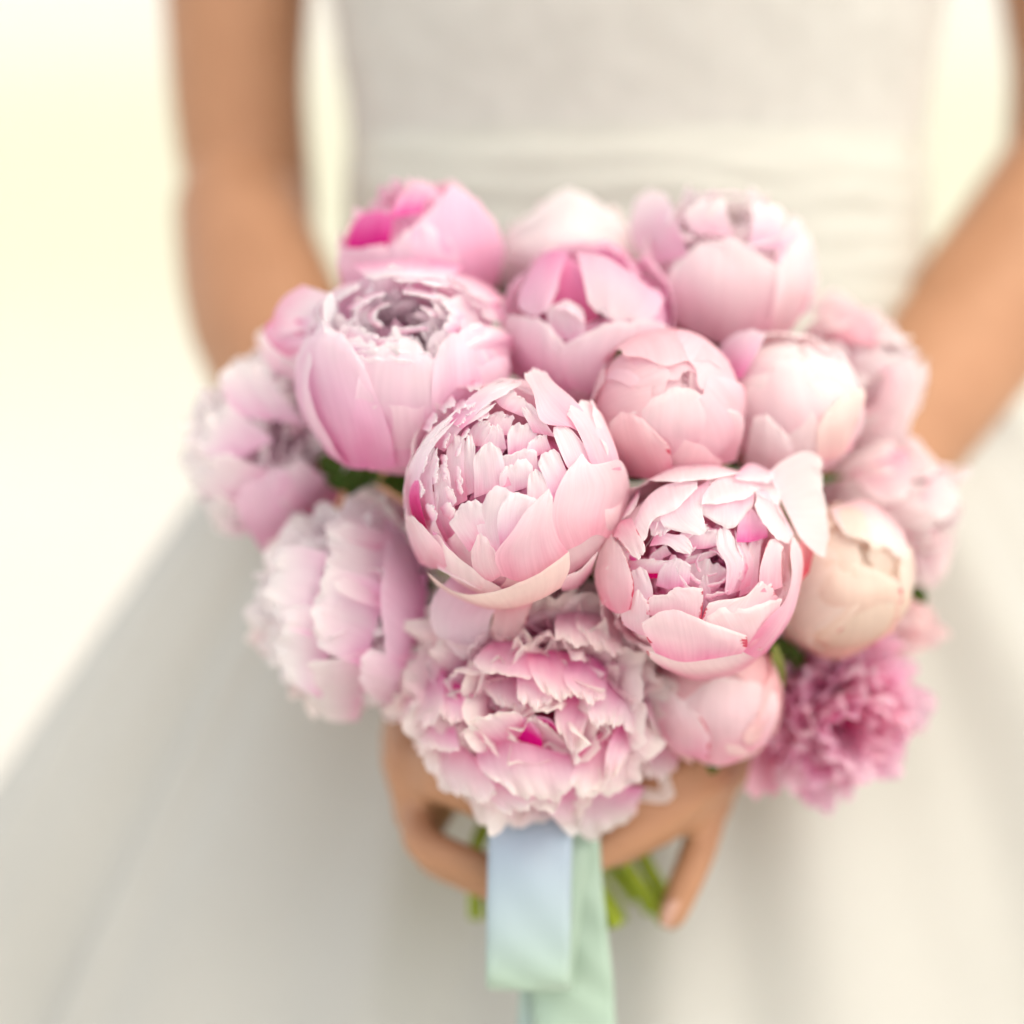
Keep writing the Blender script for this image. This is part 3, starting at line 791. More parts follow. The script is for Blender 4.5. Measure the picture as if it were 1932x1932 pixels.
hero(f, rows=[[(560, 1800), (780, 1890), (980, 1900), (1200, 1825), (1350, 1740)], [(450, 1720), (700, 1830), (940, 1840), (1220, 1730), (1410, 1600)], [(388, 1622), (600, 1768), (880, 1760), (1200, 1612), (1405, 1465)]], k0=1.09, k1=1.10, bell=10, mat=MP['creamy'], rnd=.04, **HC)
hero(f, rows=[[(1370, 1770), (1480, 1750), (1580, 1640)], [(1350, 1700), (1480, 1660), (1600, 1540)], [(1400, 1640), (1500, 1600), (1625, 1455)]], k0=1.02, k1=1.03, **HC)
# two guard petals folded down under the bowl
hero(f, cen=(968, 916), rad=214, rows=[[(850, 1090, .9), (930, 1110, .95), (1000, 1100, .9)], [(815, 1130, .9), (880, 1160, 1.1), (935, 1150, 1.1)], [(812, 1185, .9), (870, 1215, 1.1), (920, 1200, 1.1)], [(850, 1240, .95), (880, 1250, 1.1), (905, 1225, 1.1)]], mat=MP['lilac'])
hero(f, cen=(968, 916), rad=214, rows=[[(930, 1130, 1.0), (970, 1130, 1.0), (1010, 1120, 1.0)], [(930, 1165, 1.1), (965, 1175, 1.15), (1000, 1150, 1.1)], [(920, 1200, 1.1), (950, 1228, 1.15), (990, 1190, 1.1)]], mat=MP['peach'])

f = flower('D', 1314, 1076, .046, 192, (.05, .12, .98), 0, MP['blush'], 'bowl-shaped open peony with one wide pale petal standing out to its side', 28)
make_cup(f, open_=1.0, dense=.9, inner_mat=MP['deep'], ruff=1.2, scale_in=.76)
tD = lambda a, b: (1056.5 + a * .2604, 805 + b * .2604)
HD = dict(cen=(1314, 1076), rad=197, tr=tD)
strips(f, HD, [
    (.66, [[(900, 1130), (1030, 1180), (1100, 1160)], [(910, 1030), (1040, 1080), (1150, 1060)], [(960, 950), (1060, 950), (1165, 1020)]]),
    (.70, [[(900, 980), (1000, 960), (1090, 920)], [(910, 920), (1000, 900), (1090, 860)]]),
    (.72, [[(980, 1230), (1060, 1250)], [(990, 1140), (1050, 1150)], [(1000, 1060), (1040, 1060)]]),
    (.76, [[(1290, 1220), (1400, 1180)], [(1280, 1060), (1390, 1020)], [(1330, 880), (1420, 870)], [(1350, 790), (1480, 770)]]),
    (.78, [[(1200, 1200), (1330, 1150)], [(1270, 1020), (1350, 1000)], [(1240, 860), (1310, 850)], [(1220, 740), (1290, 760)]]),
    (.80, [[(640, 990), (760, 920)], [(650, 930), (740, 870)], [(680, 880), (760, 830)]]),
    (.82, [[(860, 840), (960, 870), (1080, 860)], [(880, 760), (980, 790), (1110, 830)], [(1010, 700), (1060, 715), (1110, 760)]]),
    (.86, [[(480, 1020), (600, 1050), (760, 1040)], [(480, 970), (600, 1000), (740, 970)], [(570, 940), (660, 950), (755, 950)]]),
    (.92, [[(600, 680), (680, 640), (780, 640)], [(640, 740), (700, 720), (780, 720)], [(650, 800), (700, 790), (745, 760)]]),
    (1.0, [[(460, 640), (500, 560), (560, 480)], [(440, 670), (500, 620), (540, 560)]]),
    (1.00, [[(1290, 380), (1420, 330), (1530, 380)], [(1300, 420), (1450, 450), (1560, 420)], [(1390, 470), (1480, 540), (1580, 580)]]),
    (1.06, [[(1280, 340), (1400, 280), (1540, 330)], [(1290, 370), (1430, 340), (1560, 340)], [(1330, 390), (1470, 410), (1560, 360)]]),
    (1.0, [[(590, 870), (640, 800), (660, 720)], [(600, 840), (650, 770), (672, 700)]]),
])
hero(f, rows=[[(1150, 1190), (1180, 1200), (1215, 1180)], [(1160, 1000), (1220, 1000), (1288, 1000)], [(1095, 870), (1160, 860), (1235, 880)], [(1095, 730), (1150, 712), (1212, 735)]], k0=.8, k1=.86, mat=MP['heart'], **HD)
hero(f, rows=[[(670, 1140), (780, 1160), (900, 1120)], [(690, 1040), (790, 1030), (905, 1040)], [(740, 965), (820, 938), (912, 980)]], k0=.8, k1=.84, mat=MP['heart'], **HD)
hero(f, rows=[[(1390, 1180), (1460, 1180), (1570, 1150)], [(1395, 1020), (1480, 1000), (1560, 1000)], [(1440, 880), (1510, 870), (1570, 900)], [(1485, 785), (1540, 820), (1602, 872)]], k0=.97, k1=.96, **HD)
hero(f, rows=[[(500, 1330), (580, 1330), (640, 1250)], [(490, 1140), (560, 1120), (640, 1150)], [(485, 1030), (540, 1010), (585, 985)]], k0=.96, k1=.9, mat=MP['heart'], **HD)
hero(f, rows=[[(1000, 560), (1200, 500), (1380, 490)], [(985, 590), (1200, 640), (1370, 560)], [(980, 640), (1190, 738), (1345, 610)]], k0=.97, k1=.9, mat=MP['heart'], **HD)
hero(f, rows=[[(690, 600), (860, 500), (1060, 390)], [(700, 680), (880, 640), (1040, 500)], [(740, 745), (980, 790), (1010, 690), (970, 600)]], k0=.98, k1=.95, mat=MP['heart'], **HD)
hero(f, rows=[[(620, 860), (680, 760), (800, 780)], [(740, 850), (830, 830), (860, 780)], [(830, 920), (915, 905), (920, 840)]], k0=.9, k1=.93, mat=MP['heart'], **HD)
hero(f, rows=[[(1000, 500), (1110, 385), (1300, 360), (1480, 440)], [(990, 550), (1130, 480), (1300, 450), (1440, 450)], [(985, 572), (1150, 562), (1320, 522), (1415, 465)]], k0=1.0, k1=1.0, mat=MP['white'], **HD)
hero(f, rows=[[(1400, 460), (1550, 500), (1680, 780)], [(1390, 530), (1500, 620), (1650, 800)], [(1360, 592), (1470, 760), (1612, 872)]], k0=1.0, k1=1.0, mat=MP['white'], **HD)
hero(f, rows=[[(500, 740), (600, 530), (760, 420), (970, 400)], [(520, 760), (620, 620), (780, 520), (965, 430)], [(600, 865), (640, 690), (800, 605), (965, 465)]], k0=1.0, k1=1.02, ruff=3, mat=MP['white'], **HD)
hero(f, rows=[[(630, 385), (850, 285), (1100, 275), (1310, 325)], [(660, 395), (850, 345), (1080, 330), (1300, 335)], [(690, 402), (850, 408), (1050, 388), (1295, 345)]], k0=1.02, k1=1.05, mat=MP['white'], **HD)
hero(f, rows=[[(600, 1340), (800, 1380), (980, 1370)], [(600, 1270), (800, 1240), (990, 1230)], [(622, 1195), (720, 1190), (800, 1145), (985, 1105)]], k0=.99, k1=.96, jag=3, **HD)
hero(f, rows=[[(440, 1420), (540, 1480), (620, 1500)], [(430, 1330), (530, 1350), (620, 1330)], [(500, 1210), (540, 1162), (610, 1235)]], k0=1.0, k1=.97, **HD)
hero(f, rows=[[(980, 1400), (1230, 1400), (1540, 1230)], [(1000, 1310), (1240, 1300), (1500, 1170)], [(1050, 1228), (1280, 1208), (1390, 1110), (1475, 1078)]], k0=.99, k1=.97, **HD)
hero(f, rows=[[(1250, 1620), (1380, 1560), (1500, 1400)], [(1080, 1480), (1330, 1440), (1540, 1310)], [(960, 1345), (1090, 1280), (1250, 1292), (1420, 1245), (1585, 1200)]], k0=1.02, k1=1.0, **HD)
hero(f, rows=[[(300, 1280), (400, 1340), (490, 1310)], [(248, 1110), (380, 1130), (512, 1150)], [(265, 930), (380, 950), (485, 1020)], [(350, 750), (380, 800), (440, 880)]], k0=1.0, k1=1.02, ruff=1, **HD)
hero(f, rows=[[(370, 790), (420, 690), (500, 660)], [(420, 830), (490, 790), (540, 760)], [(520, 965), (560, 945), (605, 880)]], k0=1.03, k1=1.04, lift=6, **HD)
hero(f, rows=[[(740, 1740), (1000, 1840), (1300, 1780), (1480, 1620)], [(640, 1660), (850, 1730), (1150, 1720), (1450, 1600)], [(600, 1580), (800, 1640), (1100, 1600), (1425, 1580)]], k0=1.02, k1=1.02, **HD)
hero(f, rows=[[(1290, 1610), (1400, 1660), (1490, 1630)], [(1440, 1390), (1560, 1440), (1640, 1400)], [(1585, 1250), (1650, 1240), (1705, 1200)], [(1635, 1080), (1690, 1060), (1744, 1010)], [(1625, 900), (1680, 900), (1728, 890)], [(1645, 790), (1658, 775), (1680, 800)]], k0=1.03, k1=1.03, ruff=1, **HD)
hero(f, rows=[[(670, 1620), (850, 1680), (1050, 1660), (1280, 1620)], [(590, 1480), (800, 1500), (1050, 1520), (1315, 1560)], [(558, 1375), (750, 1290), (1000, 1375), (1300, 1465)]], k0=1.05, k1=1.07, ruff=1.5, jag=1, bell=3, **HD)
# the wide notched petal standing out to the side
hero(f, cen=(1314, 1076), rad=197, rows=[[(1452, 892, 1.03), (1475, 945, 1.03), (1505, 1012, 1.03)], [(1485, 866, 1.14), (1512, 935, 1.10), (1526, 1034, 1.10)], [(1532, 850, 1.30), (1545, 925, 1.20), (1556, 1052, 1.22)], [(1578, 880, 1.40), (1562, 938, 1.26), (1582, 1036, 1.30)]], ruff=5, jag=4, fr=5, rnd=.16, nu=41, nv=30, v0=.5, mat=MP['white'])
hero(f, cen=(1314, 1076), rad=197, rows=[[(1490, 1110, 1.0), (1515, 1095, 1.0), (1530, 1080, 1.0)], [(1500, 1060, 1.02), (1522, 1050, 1.02), (1540, 1040, 1.02)], [(1508, 1015, 1.03), (1528, 1005, 1.03), (1545, 1000, 1.03)]], mat=MP['crimson'])

# ---- large petals of the other flowers, one by one
f = FL['B']; H = dict(cen=(760, 702), rad=202)
hero(f, rows=[[(830, 850), (900, 800), (955, 720)], [(820, 760), (890, 710), (962, 650)], [(825, 655), (880, 622), (945, 605)]], k0=1.0, k1=1.0, **H)
hero(f, rows=[[(700, 890), (770, 880), (850, 830)], [(680, 770), (770, 770), (870, 770)], [(700, 660), (770, 645), (840, 690)]], k0=1.01, k1=1.0, **H)
hero(f, rows=[[(620, 860), (670, 885), (750, 880)], [(565, 770), (650, 790), (742, 820)], [(562, 690), (620, 670), (710, 730)], [(590, 625), (640, 625), (685, 670)]], k0=1.02, k1=1.02, **H)
f = FL['G']; H = dict(cen=(1262, 765), rad=149)
hero(f, rows=[[(1160, 880), (1270, 900), (1390, 870)], [(1150, 820), (1270, 815), (1400, 800)], [(1185, 775), (1270, 735), (1375, 770)]], k0=1.02, k1=1.02, mat=MP['blush2'], rnd=.2, **H)
hero(f, rows=[[(1185, 900), (1235, 905), (1262, 885)], [(1150, 835), (1205, 840), (1258, 855)], [(1146, 785), (1190, 783), (1250, 835)]], k0=1.06, k1=1.06, mat=MP['peach'], **H)
f = FL['H']; H = dict(cen=(1485, 768), rad=147)
hero(f, rows=[[(1400, 860), (1500, 890), (1600, 850)], [(1370, 780), (1490, 780), (1620, 770)], [(1400, 720), (1480, 680), (1570, 690)]], k0=1.02, k1=1.0, rnd=.2, **H)
hero(f, rows=[[(1345, 700), (1390, 720)], [(1362, 650), (1420, 670)], [(1400, 622), (1440, 630)]], k0=1.05, k1=1.2, mat=MP['lilac'], **H)
hero(f, rows=[[(1530, 870), (1580, 860), (1610, 800)], [(1530, 810), (1580, 800), (1625, 750)], [(1560, 760), (1595, 740), (1615, 730)]], k0=1.05, k1=1.05, mat=MP['creamy'], **H)
hero(f, rows=[[(1400, 880), (1440, 900), (1480, 880)], [(1405, 820), (1445, 840), (1485, 850)], [(1415, 780), (1440, 790), (1470, 820)]], k0=1.05, k1=1.06, mat=MP['pale'], **H)
f = FL['R']; H = dict(cen=(1365, 500), rad=170)
hero(f, rows=[[(1270, 610), (1350, 645), (1450, 620)], [(1252, 540), (1345, 545), (1465, 540)], [(1280, 470), (1350, 455), (1440, 475)]], k0=1.02, k1=1.0, mat=MP['blush2'], rnd=.25, **H)
hero(f, rows=[[(1440, 640), (1490, 620), (1520, 570)], [(1450, 560), (1500, 540), (1540, 500)], [(1460, 480), (1500, 450), (1530, 440)]], k0=1.03, k1=1.03, **H)
f = FL['I']; H = dict(cen=(1585, 1090), rad=143)
hero(f, rows=[[(1480, 1200), (1580, 1245), (1680, 1190)], [(1470, 1130), (1580, 1140), (1690, 1120)], [(1500, 1080), (1580, 1060), (1670, 1070)]], k0=1.02, k1=1.0, rnd=.2, **H)
hero(f, rows=[[(1560, 960), (1640, 945), (1700, 1000)], [(1570, 990), (1650, 985), (1705, 1040)], [(1590, 1020), (1650, 1030), (1690, 1060)]], k0=1.03, k1=1.0, mat=MP['white'], **H)
f = FL['K']; H = dict(cen=(1680, 965), rad=145)
hero(f, rows=[[(1690, 960), (1720, 940), (1740, 900)], [(1730, 970), (1770, 930), (1780, 890)], [(1770, 990), (1798, 950), (1785, 900)]], k0=.8, k1=1.0, mat=MP['white'], **H)
hero(f, rows=[[(1690, 1000), (1720, 1010), (1730, 990)], [(1720, 1060), (1760, 1070), (1770, 1010)], [(1740, 1120), (1780, 1100), (1798, 1040)]], k0=.8, k1=1.0, mat=MP['pale'], **H)
hero(f, rows=[[(1600, 890), (1640, 860), (1700, 850)], [(1610, 920), (1650, 930), (1700, 900)], [(1630, 950), (1670, 950), (1700, 930)]], k0=.95, k1=1.1, mat=MP['pale'], **H)
f = FL['J']; H = dict(cen=(1620, 710), rad=145)
hero(f, rows=[[(1560, 640), (1600, 650), (1640, 660)], [(1540, 590), (1590, 585), (1640, 610)], [(1540, 550), (1585, 545), (1635, 600)]], k0=.8, k1=1.0, **H)
hero(f, rows=[[(1640, 700), (1660, 720), (1660, 760)], [(1690, 680), (1705, 730), (1700, 790)], [(1715, 690), (1722, 740), (1715, 830)]], k0=.8, k1=1.0, mat=MP['white'], **H)
hero(f, rows=[[(1610, 780), (1640, 760), (1660, 700)], [(1620, 840), (1670, 820), (1690, 740)], [(1640, 860), (1700, 860), (1715, 800)]], k0=.9, k1=1.05, **H)

f = FL['E']; H = dict(cen=(1110, 612), rad=168)
hero(f, rows=[[(1085, 485), (1150, 500), (1250, 570)], [(1095, 530), (1150, 555), (1230, 605)], [(1108, 600), (1150, 615), (1200, 620)]], k0=1.0, k1=.92, mat=MP['lilac'], v0=.5, **H)
hero(f, rows=[[(1010, 500), (1040, 480), (1070, 485)], [(980, 560), (1020, 550), (1055, 530)], [(980, 600), (1020, 605), (1050, 570)]], k0=.97, k1=.92, mat=MP['rose'], **H)
hero(f, rows=[[(950, 700), (1010, 730), (1075, 745)], [(945, 640), (1010, 660), (1070, 700)], [(960, 590), (1020, 612), (1070, 655)]], k0=1.02, k1=1.02, mat=MP['lilac'], **H)
hero(f, rows=[[(1075, 735), (1140, 748), (1240, 700)], [(1055, 680), (1140, 680), (1260, 650)], [(1085, 635), (1160, 615), (1250, 600)]], k0=1.04, k1=1.04, mat=MP['lilac'], rnd=.2, **H)
f = FL['T']; H = dict(cen=(1075, 480), rad=143)
hero(f, rows=[[(955, 540), (1070, 560), (1200, 530)], [(950, 460), (1070, 455), (1200, 455)], [(985, 395), (1080, 348), (1155, 392)]], k0=1.0, k1=.98, mat=MP['white'], v0=.45, rnd=.22, **H)
hero(f, rows=[[(945, 560), (1060, 580), (1200, 550)], [(948, 490), (1060, 490), (1205, 490)], [(975, 440), (1080, 428), (1180, 450)]], k0=1.05, k1=1.05, mat=MP['pale'], v0=.5, rnd=.2, **H)
f = FL['A']; H = dict(cen=(790, 460), rad=161)
hero(f, rows=[[(650, 550), (700, 580), (770, 580)], [(640, 495), (700, 505), (770, 520)], [(650, 462), (700, 470), (765, 450)]], k0=1.02, k1=1.02, mat=MP['rose'], v0=.5, **H)
hero(f, rows=[[(740, 580), (800, 590), (870, 570)], [(748, 500), (805, 500), (870, 500)], [(762, 440), (802, 425), (845, 440)]], k0=1.04, k1=1.03, mat=MP['lilac'], v0=.5, **H)
hero(f, rows=[[(820, 580), (885, 575), (940, 530)], [(780, 480), (865, 475), (950, 460)], [(805, 395), (865, 350), (920, 385)]], k0=1.01, k1=1.03, mat=MP['rose'], v0=.5, rnd=.2, **H)
f = FL['R']; H = dict(cen=(1365, 500), rad=170)
hero(f, rows=[[(1220, 500), (1290, 490)], [(1190, 430), (1270, 420)], [(1205, 345), (1255, 345)]], k0=.95, k1=1.0, mat=MP['lilac'], **H)
strips(f, H, [(.98, [[(1300, 450), (1360, 460)], [(1290, 410), (1360, 410)], [(1310, 372), (1360, 368)]]), (1.0, [[(1400, 470), (1460, 480)], [(1410, 410), (1470, 420)], [(1410, 375), (1470, 390)]]),
    (1.03, [[(1450, 500), (1510, 520)], [(1470, 430), (1530, 460)], [(1490, 400), (1530, 440)]]), (1.02, [[(1480, 600), (1530, 590)], [(1490, 540), (1545, 540)], [(1510, 490), (1545, 500)]])], mat=MP['frill'], wx=1.15)
f = FL['O']; H = dict(cen=(1350, 1315), rad=133)
hero(f, rows=[[(1280, 1415), (1360, 1440), (1440, 1400)], [(1262, 1350), (1350, 1350), (1462, 1335)], [(1285, 1290), (1360, 1268), (1450, 1280)]], k0=1.03, k1=1.03, mat=MP['blush2'], rnd=.2, **H)
hero(f, rows=[[(1240, 1380), (1275, 1415), (1330, 1425)], [(1228, 1320), (1270, 1350), (1330, 1380)], [(1232, 1280), (1265, 1300), (1310, 1335)]], k0=1.06, k1=1.06, mat=MP['blush'], **H)
f = FL['LL']; H = dict(cen=(645, 1130), rad=205)
hero(f, rows=[[(800, 1250), (800, 1150), (805, 1060)], [(760, 1240), (765, 1100), (770, 960)], [(720, 1200), (722, 1070), (725, 930)]], k0=.95, k1=1.05, mat=MP['rose'], v0=.4, **H)
hero(f, rows=[[(800, 1310), (800, 1260), (790, 1210)], [(740, 1320), (740, 1260), (740, 1210)], [(690, 1290), (680, 1240), (690, 1190)]], k0=.98, k1=1.05, mat=MP['lilac'], **H)
strips(f, H, [(1.0, [[(720, 1000), (760, 960)], [(660, 980), (700, 920)], [(610, 960), (660, 900)]]), (1.02, [[(720, 1100), (730, 1020)], [(660, 1080), (670, 1000)], [(610, 1050), (620, 980)]]),
    (1.02, [[(700, 1200), (720, 1110)], [(640, 1180), (650, 1090)], [(590, 1150), (600, 1080)]]), (1.0, [[(620, 1260), (640, 1170)], [(570, 1240), (580, 1150)], [(520, 1210), (530, 1140)]]),
    (.98, [[(600, 1150), (610, 1060)], [(550, 1130), (560, 1040)], [(505, 1110), (515, 1040)]]), (1.0, [[(680, 1310), (700, 1220)], [(630, 1320), (640, 1240)], [(570, 1310), (580, 1240)]])], dk=.12, mat=MP['frill'], wx=1.7, ruff=9, jag=5, v0=.35)
f = FL['L']; H = dict(cen=(490, 820), rad=190)
hero(f, rows=[[(600, 980), (560, 1040), (500, 1060)], [(560, 920), (520, 960), (455, 980)], [(530, 860), (490, 890), (440, 910)]], k0=.95, k1=1.05, mat=MP['rose'], v0=.3, **H)
hero(f, rows=[[(640, 900), (610, 960), (590, 1000)], [(590, 880), (560, 930), (540, 960)], [(560, 850), (530, 880), (510, 910)]], k0=.95, k1=1.04, mat=MP['lilac'], **H)
strips(f, H, [(1.0, [[(520, 700), (580, 720)], [(500, 640), (570, 650)], [(500, 595), (550, 590)]]), (1.0, [[(590, 660), (640, 680)], [(580, 610), (630, 620)], [(590, 570), (630, 575)]]),
    (1.02, [[(470, 780), (540, 790)], [(440, 720), (500, 720)], [(425, 680), (480, 670)]]), (1.02, [[(450, 860), (500, 830)], [(400, 830), (440, 790)], [(370, 800), (410, 760)]]),
    (1.02, [[(460, 930), (500, 890)], [(400, 910), (440, 870)], [(360, 890), (390, 850)]]), (1.0, [[(460, 990), (480, 950)], [(410, 980), (430, 940)], [(375, 960), (390, 920)]])], dk=.12, mat=MP['frill'], wx=1.7, ruff=9, jag=5, v0=.35)

# the largest open peony
f = FL['PP']
tP = lambda a, b: (704.4 + a * .3125, 1106.9 + b * .3125)
HP = dict(cen=(1012, 1312), rad=250, tr=tP)
PL = [
    (.80, [[(640, 470), (760, 480), (900, 540)], [(655, 550), (760, 600), (890, 650)], [(690, 620), (800, 690), (935, 715)]]),
    (.84, [[(1000, 930), (1100, 960), (1160, 960)], [(940, 800), (1030, 830), (1140, 900)], [(905, 722), (990, 740), (1065, 800)]]),
    (.90, [[(880, 440), (1000, 440), (1100, 480)], [(870, 560), (970, 590), (1070, 600)], [(880, 660), (970, 700), (1040, 680)]]),
    (.90, [[(1190, 620), (1290, 620), (1340, 640)], [(1090, 730), (1200, 780), (1270, 740)], [(1130, 900), (1200, 950), (1255, 860)]]),
    (.93, [[(940, 360), (1080, 360), (1230, 400)], [(950, 470), (1080, 520), (1200, 540)], [(1020, 620), (1110, 655), (1180, 640)]]),
    (.94, [[(1180, 420), (1300, 400), (1390, 480)], [(1160, 530), (1260, 560), (1370, 590)], [(1220, 640), (1290, 665), (1370, 650)]]),
    (.96, [[(1300, 560), (1420, 560), (1500, 600)], [(1290, 700), (1400, 700), (1480, 700)], [(1320, 830), (1400, 800), (1450, 770)]]),
    (.96, [[(740, 320), (880, 330), (960, 400)], [(640, 420), (800, 460), (930, 500)], [(660, 490), (790, 500), (900, 520)]]),
    (.97, [[(1150, 60), (1250, 40), (1350, 90)], [(1110, 200), (1230, 210), (1380, 260)], [(1110, 320), (1250, 350), (1400, 380)]]),
    (.99, [[(1260, 60), (1370, 60), (1440, 180)], [(1230, 180), (1350, 220), (1470, 310)], [(1250, 290), (1370, 370), (1490, 420)]]),
    (.97, [[(1430, 570), (1550, 560), (1640, 680)], [(1400, 720), (1510, 720), (1630, 800)], [(1390, 800), (1480, 820), (1600, 880)]]),
    (.97, [[(600, 920), (800, 910), (900, 840)], [(560, 850), (700, 800), (870, 730)], [(540, 830), (640, 735), (800, 695)]]),
    (.98, [[(660, 960), (850, 900), (1150, 980)], [(680, 1050), (900, 1060), (1180, 1090)], [(760, 1150), (900, 1225), (1050, 1265), (1190, 1200)]]),
    (.99, [[(1240, 960), (1350, 860), (1480, 800)], [(1210, 1080), (1400, 1060), (1600, 930)], [(1180, 1170), (1400, 1250), (1690, 1060)]]),
    (1.02, [[(1490, 780), (1560, 840)], [(1390, 960), (1530, 960)], [(1385, 1190), (1450, 1110)]]),
    (1.0, [[(430, 900), (520, 940), (640, 1010)], [(330, 1000), (480, 1090), (700, 1150)], [(430, 1190), (560, 1255), (740, 1290)]]),
    (1.0, [[(640, 1050), (720, 1100), (900, 1140)], [(640, 1190), (760, 1240), (950, 1230)], [(700, 1300), (860, 1335), (975, 1265)]]),
    (1.0, [[(1640, 560), (1760, 680), (1820, 800)], [(1660, 760), (1790, 880), (1860, 950)], [(1700, 900), (1800, 1000), (1890, 990)]]),
    (1.06, [[(1120, 1200), (1320, 1180), (1620, 1220)], [(1085, 1320), (1300, 1370), (1570, 1340)], [(1200, 1490), (1350, 1555), (1565, 1430)]]),
    (1.02, [[(1640, 900), (1780, 960), (1850, 1010)], [(1640, 1060), (1740, 1100), (1840, 1110)], [(1650, 1180), (1740, 1190), (1830, 1130)]]),
    (.98, [[(440, 560), (520, 560), (600, 620)], [(430, 660), (500, 700), (560, 740)], [(430, 760), (480, 790), (530, 780)]]),
    (.98, [[(220, 480), (330, 440), (420, 480)], [(160, 640), (300, 640), (420, 640)], [(130, 760), (260, 850), (420, 800)]]),
    (1.0, [[(180, 700), (330, 720), (480, 820)], [(170, 800), (330, 870), (500, 920)], [(230, 900), (370, 960), (510, 960)]]),
]
strips(f, HP, PL, dk=.24, wx=1.12, mat=MP['ruffle'], ruff=8.0, jag=4.5, nu=31, nv=24, fr=8, rnd=.16, v0=.36)

def ruffle_rings(f, cen, rad, mid, layers, tr=None, mat=None, arc=(0, 360), thick=.16, seed=1):
    """short frilled petals standing round an opening; layers of (rx, ry, k, count)"""
    rg = random.Random(seed)
    for rx, ry, k, n in layers:
        for i in range(n):
            a = arc[0] + (arc[1] - arc[0]) * (i + rg.uniform(.1, .9)) / n
            da = (arc[1] - arc[0]) / n * rg.uniform(.55, .95)
            sc = rg.uniform(.93, 1.07)
            rows = []
            for t, kk in ((1 + thick * rg.uniform(.9, 1.6), k - .10), (1 + thick * .45, k - .015), (1.0, k + rg.uniform(0, .03))):
                row = []
                for q in range(5):
                    aa = math.radians(a + da * (q / 4 - .5))
                    w = sc * t * rg.uniform(.975, 1.025)
                    row.append((mid[0] + rx * w * math.cos(aa), mid[1] - ry * w * math.sin(aa), kk))
                rows.append(row)
            hero(f, cen=cen, rad=rad, rows=rows, tr=tr, mat=mat or MP['heart'], nu=25, nv=12, ruff=3.5, fr=rg.uniform(4, 8), jag=rg.uniform(5, 10), rnd=.3, roll=3, v0=.35)
ruffle_rings(FL['C'], (968, 916), 214, (880, 860), [(250, 330, .88, 5), (330, 400, .91, 6), (410, 470, .94, 6), (490, 540, .96, 6)], tr=tC, arc=(100, 225), seed=3)
ruffle_rings(FL['B'], (760, 702), 202, (765, 605), [(45, 20, .86, 4), (85, 40, .92, 6), (130, 62, .965, 7), (158, 76, .99, 6)], mat=MP['heart'], thick=.42, seed=4)
ruffle_rings(FL['D'], (1314, 1076), 197, (1330, 1060), [(22, 20, .74, 4), (40, 36, .78, 6), (60, 54, .82, 7)], mat=MP['heart'], seed=5)
ruffle_rings(FL['R'], (1365, 500), 170, (1375, 420), [(40, 16, .90, 5), (75, 32, .95, 7), (110, 48, .99, 8)], mat=MP['frill'], seed=6)
ruffle_rings(FL['E'], (1110, 612), 168, (1050, 640), [(28, 30, .90, 5), (48, 48, .93, 6)], mat=MP['heart'], seed=7)

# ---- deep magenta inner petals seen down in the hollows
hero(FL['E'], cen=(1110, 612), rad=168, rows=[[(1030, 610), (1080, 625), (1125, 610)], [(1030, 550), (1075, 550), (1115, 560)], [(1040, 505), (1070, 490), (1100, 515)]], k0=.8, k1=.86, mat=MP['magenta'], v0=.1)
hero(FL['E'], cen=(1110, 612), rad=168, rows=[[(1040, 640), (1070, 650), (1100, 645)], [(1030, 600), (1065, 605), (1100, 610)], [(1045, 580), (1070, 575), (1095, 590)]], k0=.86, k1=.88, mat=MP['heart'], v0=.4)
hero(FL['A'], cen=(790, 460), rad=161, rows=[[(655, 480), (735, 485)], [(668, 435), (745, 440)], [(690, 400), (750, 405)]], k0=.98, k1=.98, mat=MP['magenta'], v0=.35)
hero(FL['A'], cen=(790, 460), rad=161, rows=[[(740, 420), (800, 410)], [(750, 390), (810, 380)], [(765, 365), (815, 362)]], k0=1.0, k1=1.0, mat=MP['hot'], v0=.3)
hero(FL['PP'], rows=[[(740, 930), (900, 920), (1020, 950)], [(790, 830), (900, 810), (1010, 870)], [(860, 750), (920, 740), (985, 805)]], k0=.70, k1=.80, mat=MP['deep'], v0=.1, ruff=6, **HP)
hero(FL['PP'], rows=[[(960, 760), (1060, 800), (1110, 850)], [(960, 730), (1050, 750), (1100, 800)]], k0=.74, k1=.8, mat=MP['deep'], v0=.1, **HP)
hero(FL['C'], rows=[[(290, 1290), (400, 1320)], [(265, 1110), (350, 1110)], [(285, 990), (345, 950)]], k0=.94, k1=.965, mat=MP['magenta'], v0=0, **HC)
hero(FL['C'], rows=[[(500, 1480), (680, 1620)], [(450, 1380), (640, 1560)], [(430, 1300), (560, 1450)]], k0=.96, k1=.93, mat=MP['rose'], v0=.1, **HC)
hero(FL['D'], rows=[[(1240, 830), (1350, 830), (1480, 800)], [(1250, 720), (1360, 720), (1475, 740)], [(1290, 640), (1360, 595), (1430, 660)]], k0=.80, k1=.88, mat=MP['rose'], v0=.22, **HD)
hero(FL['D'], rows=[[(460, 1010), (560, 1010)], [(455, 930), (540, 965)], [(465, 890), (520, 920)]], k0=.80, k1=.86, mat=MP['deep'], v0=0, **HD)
hero(FL['D'], rows=[[(590, 1090), (720, 1090)], [(580, 1000), (700, 1010)], [(610, 960), (680, 950)]], k0=.72, k1=.76, mat=MP['deep'], v0=0, **HD)

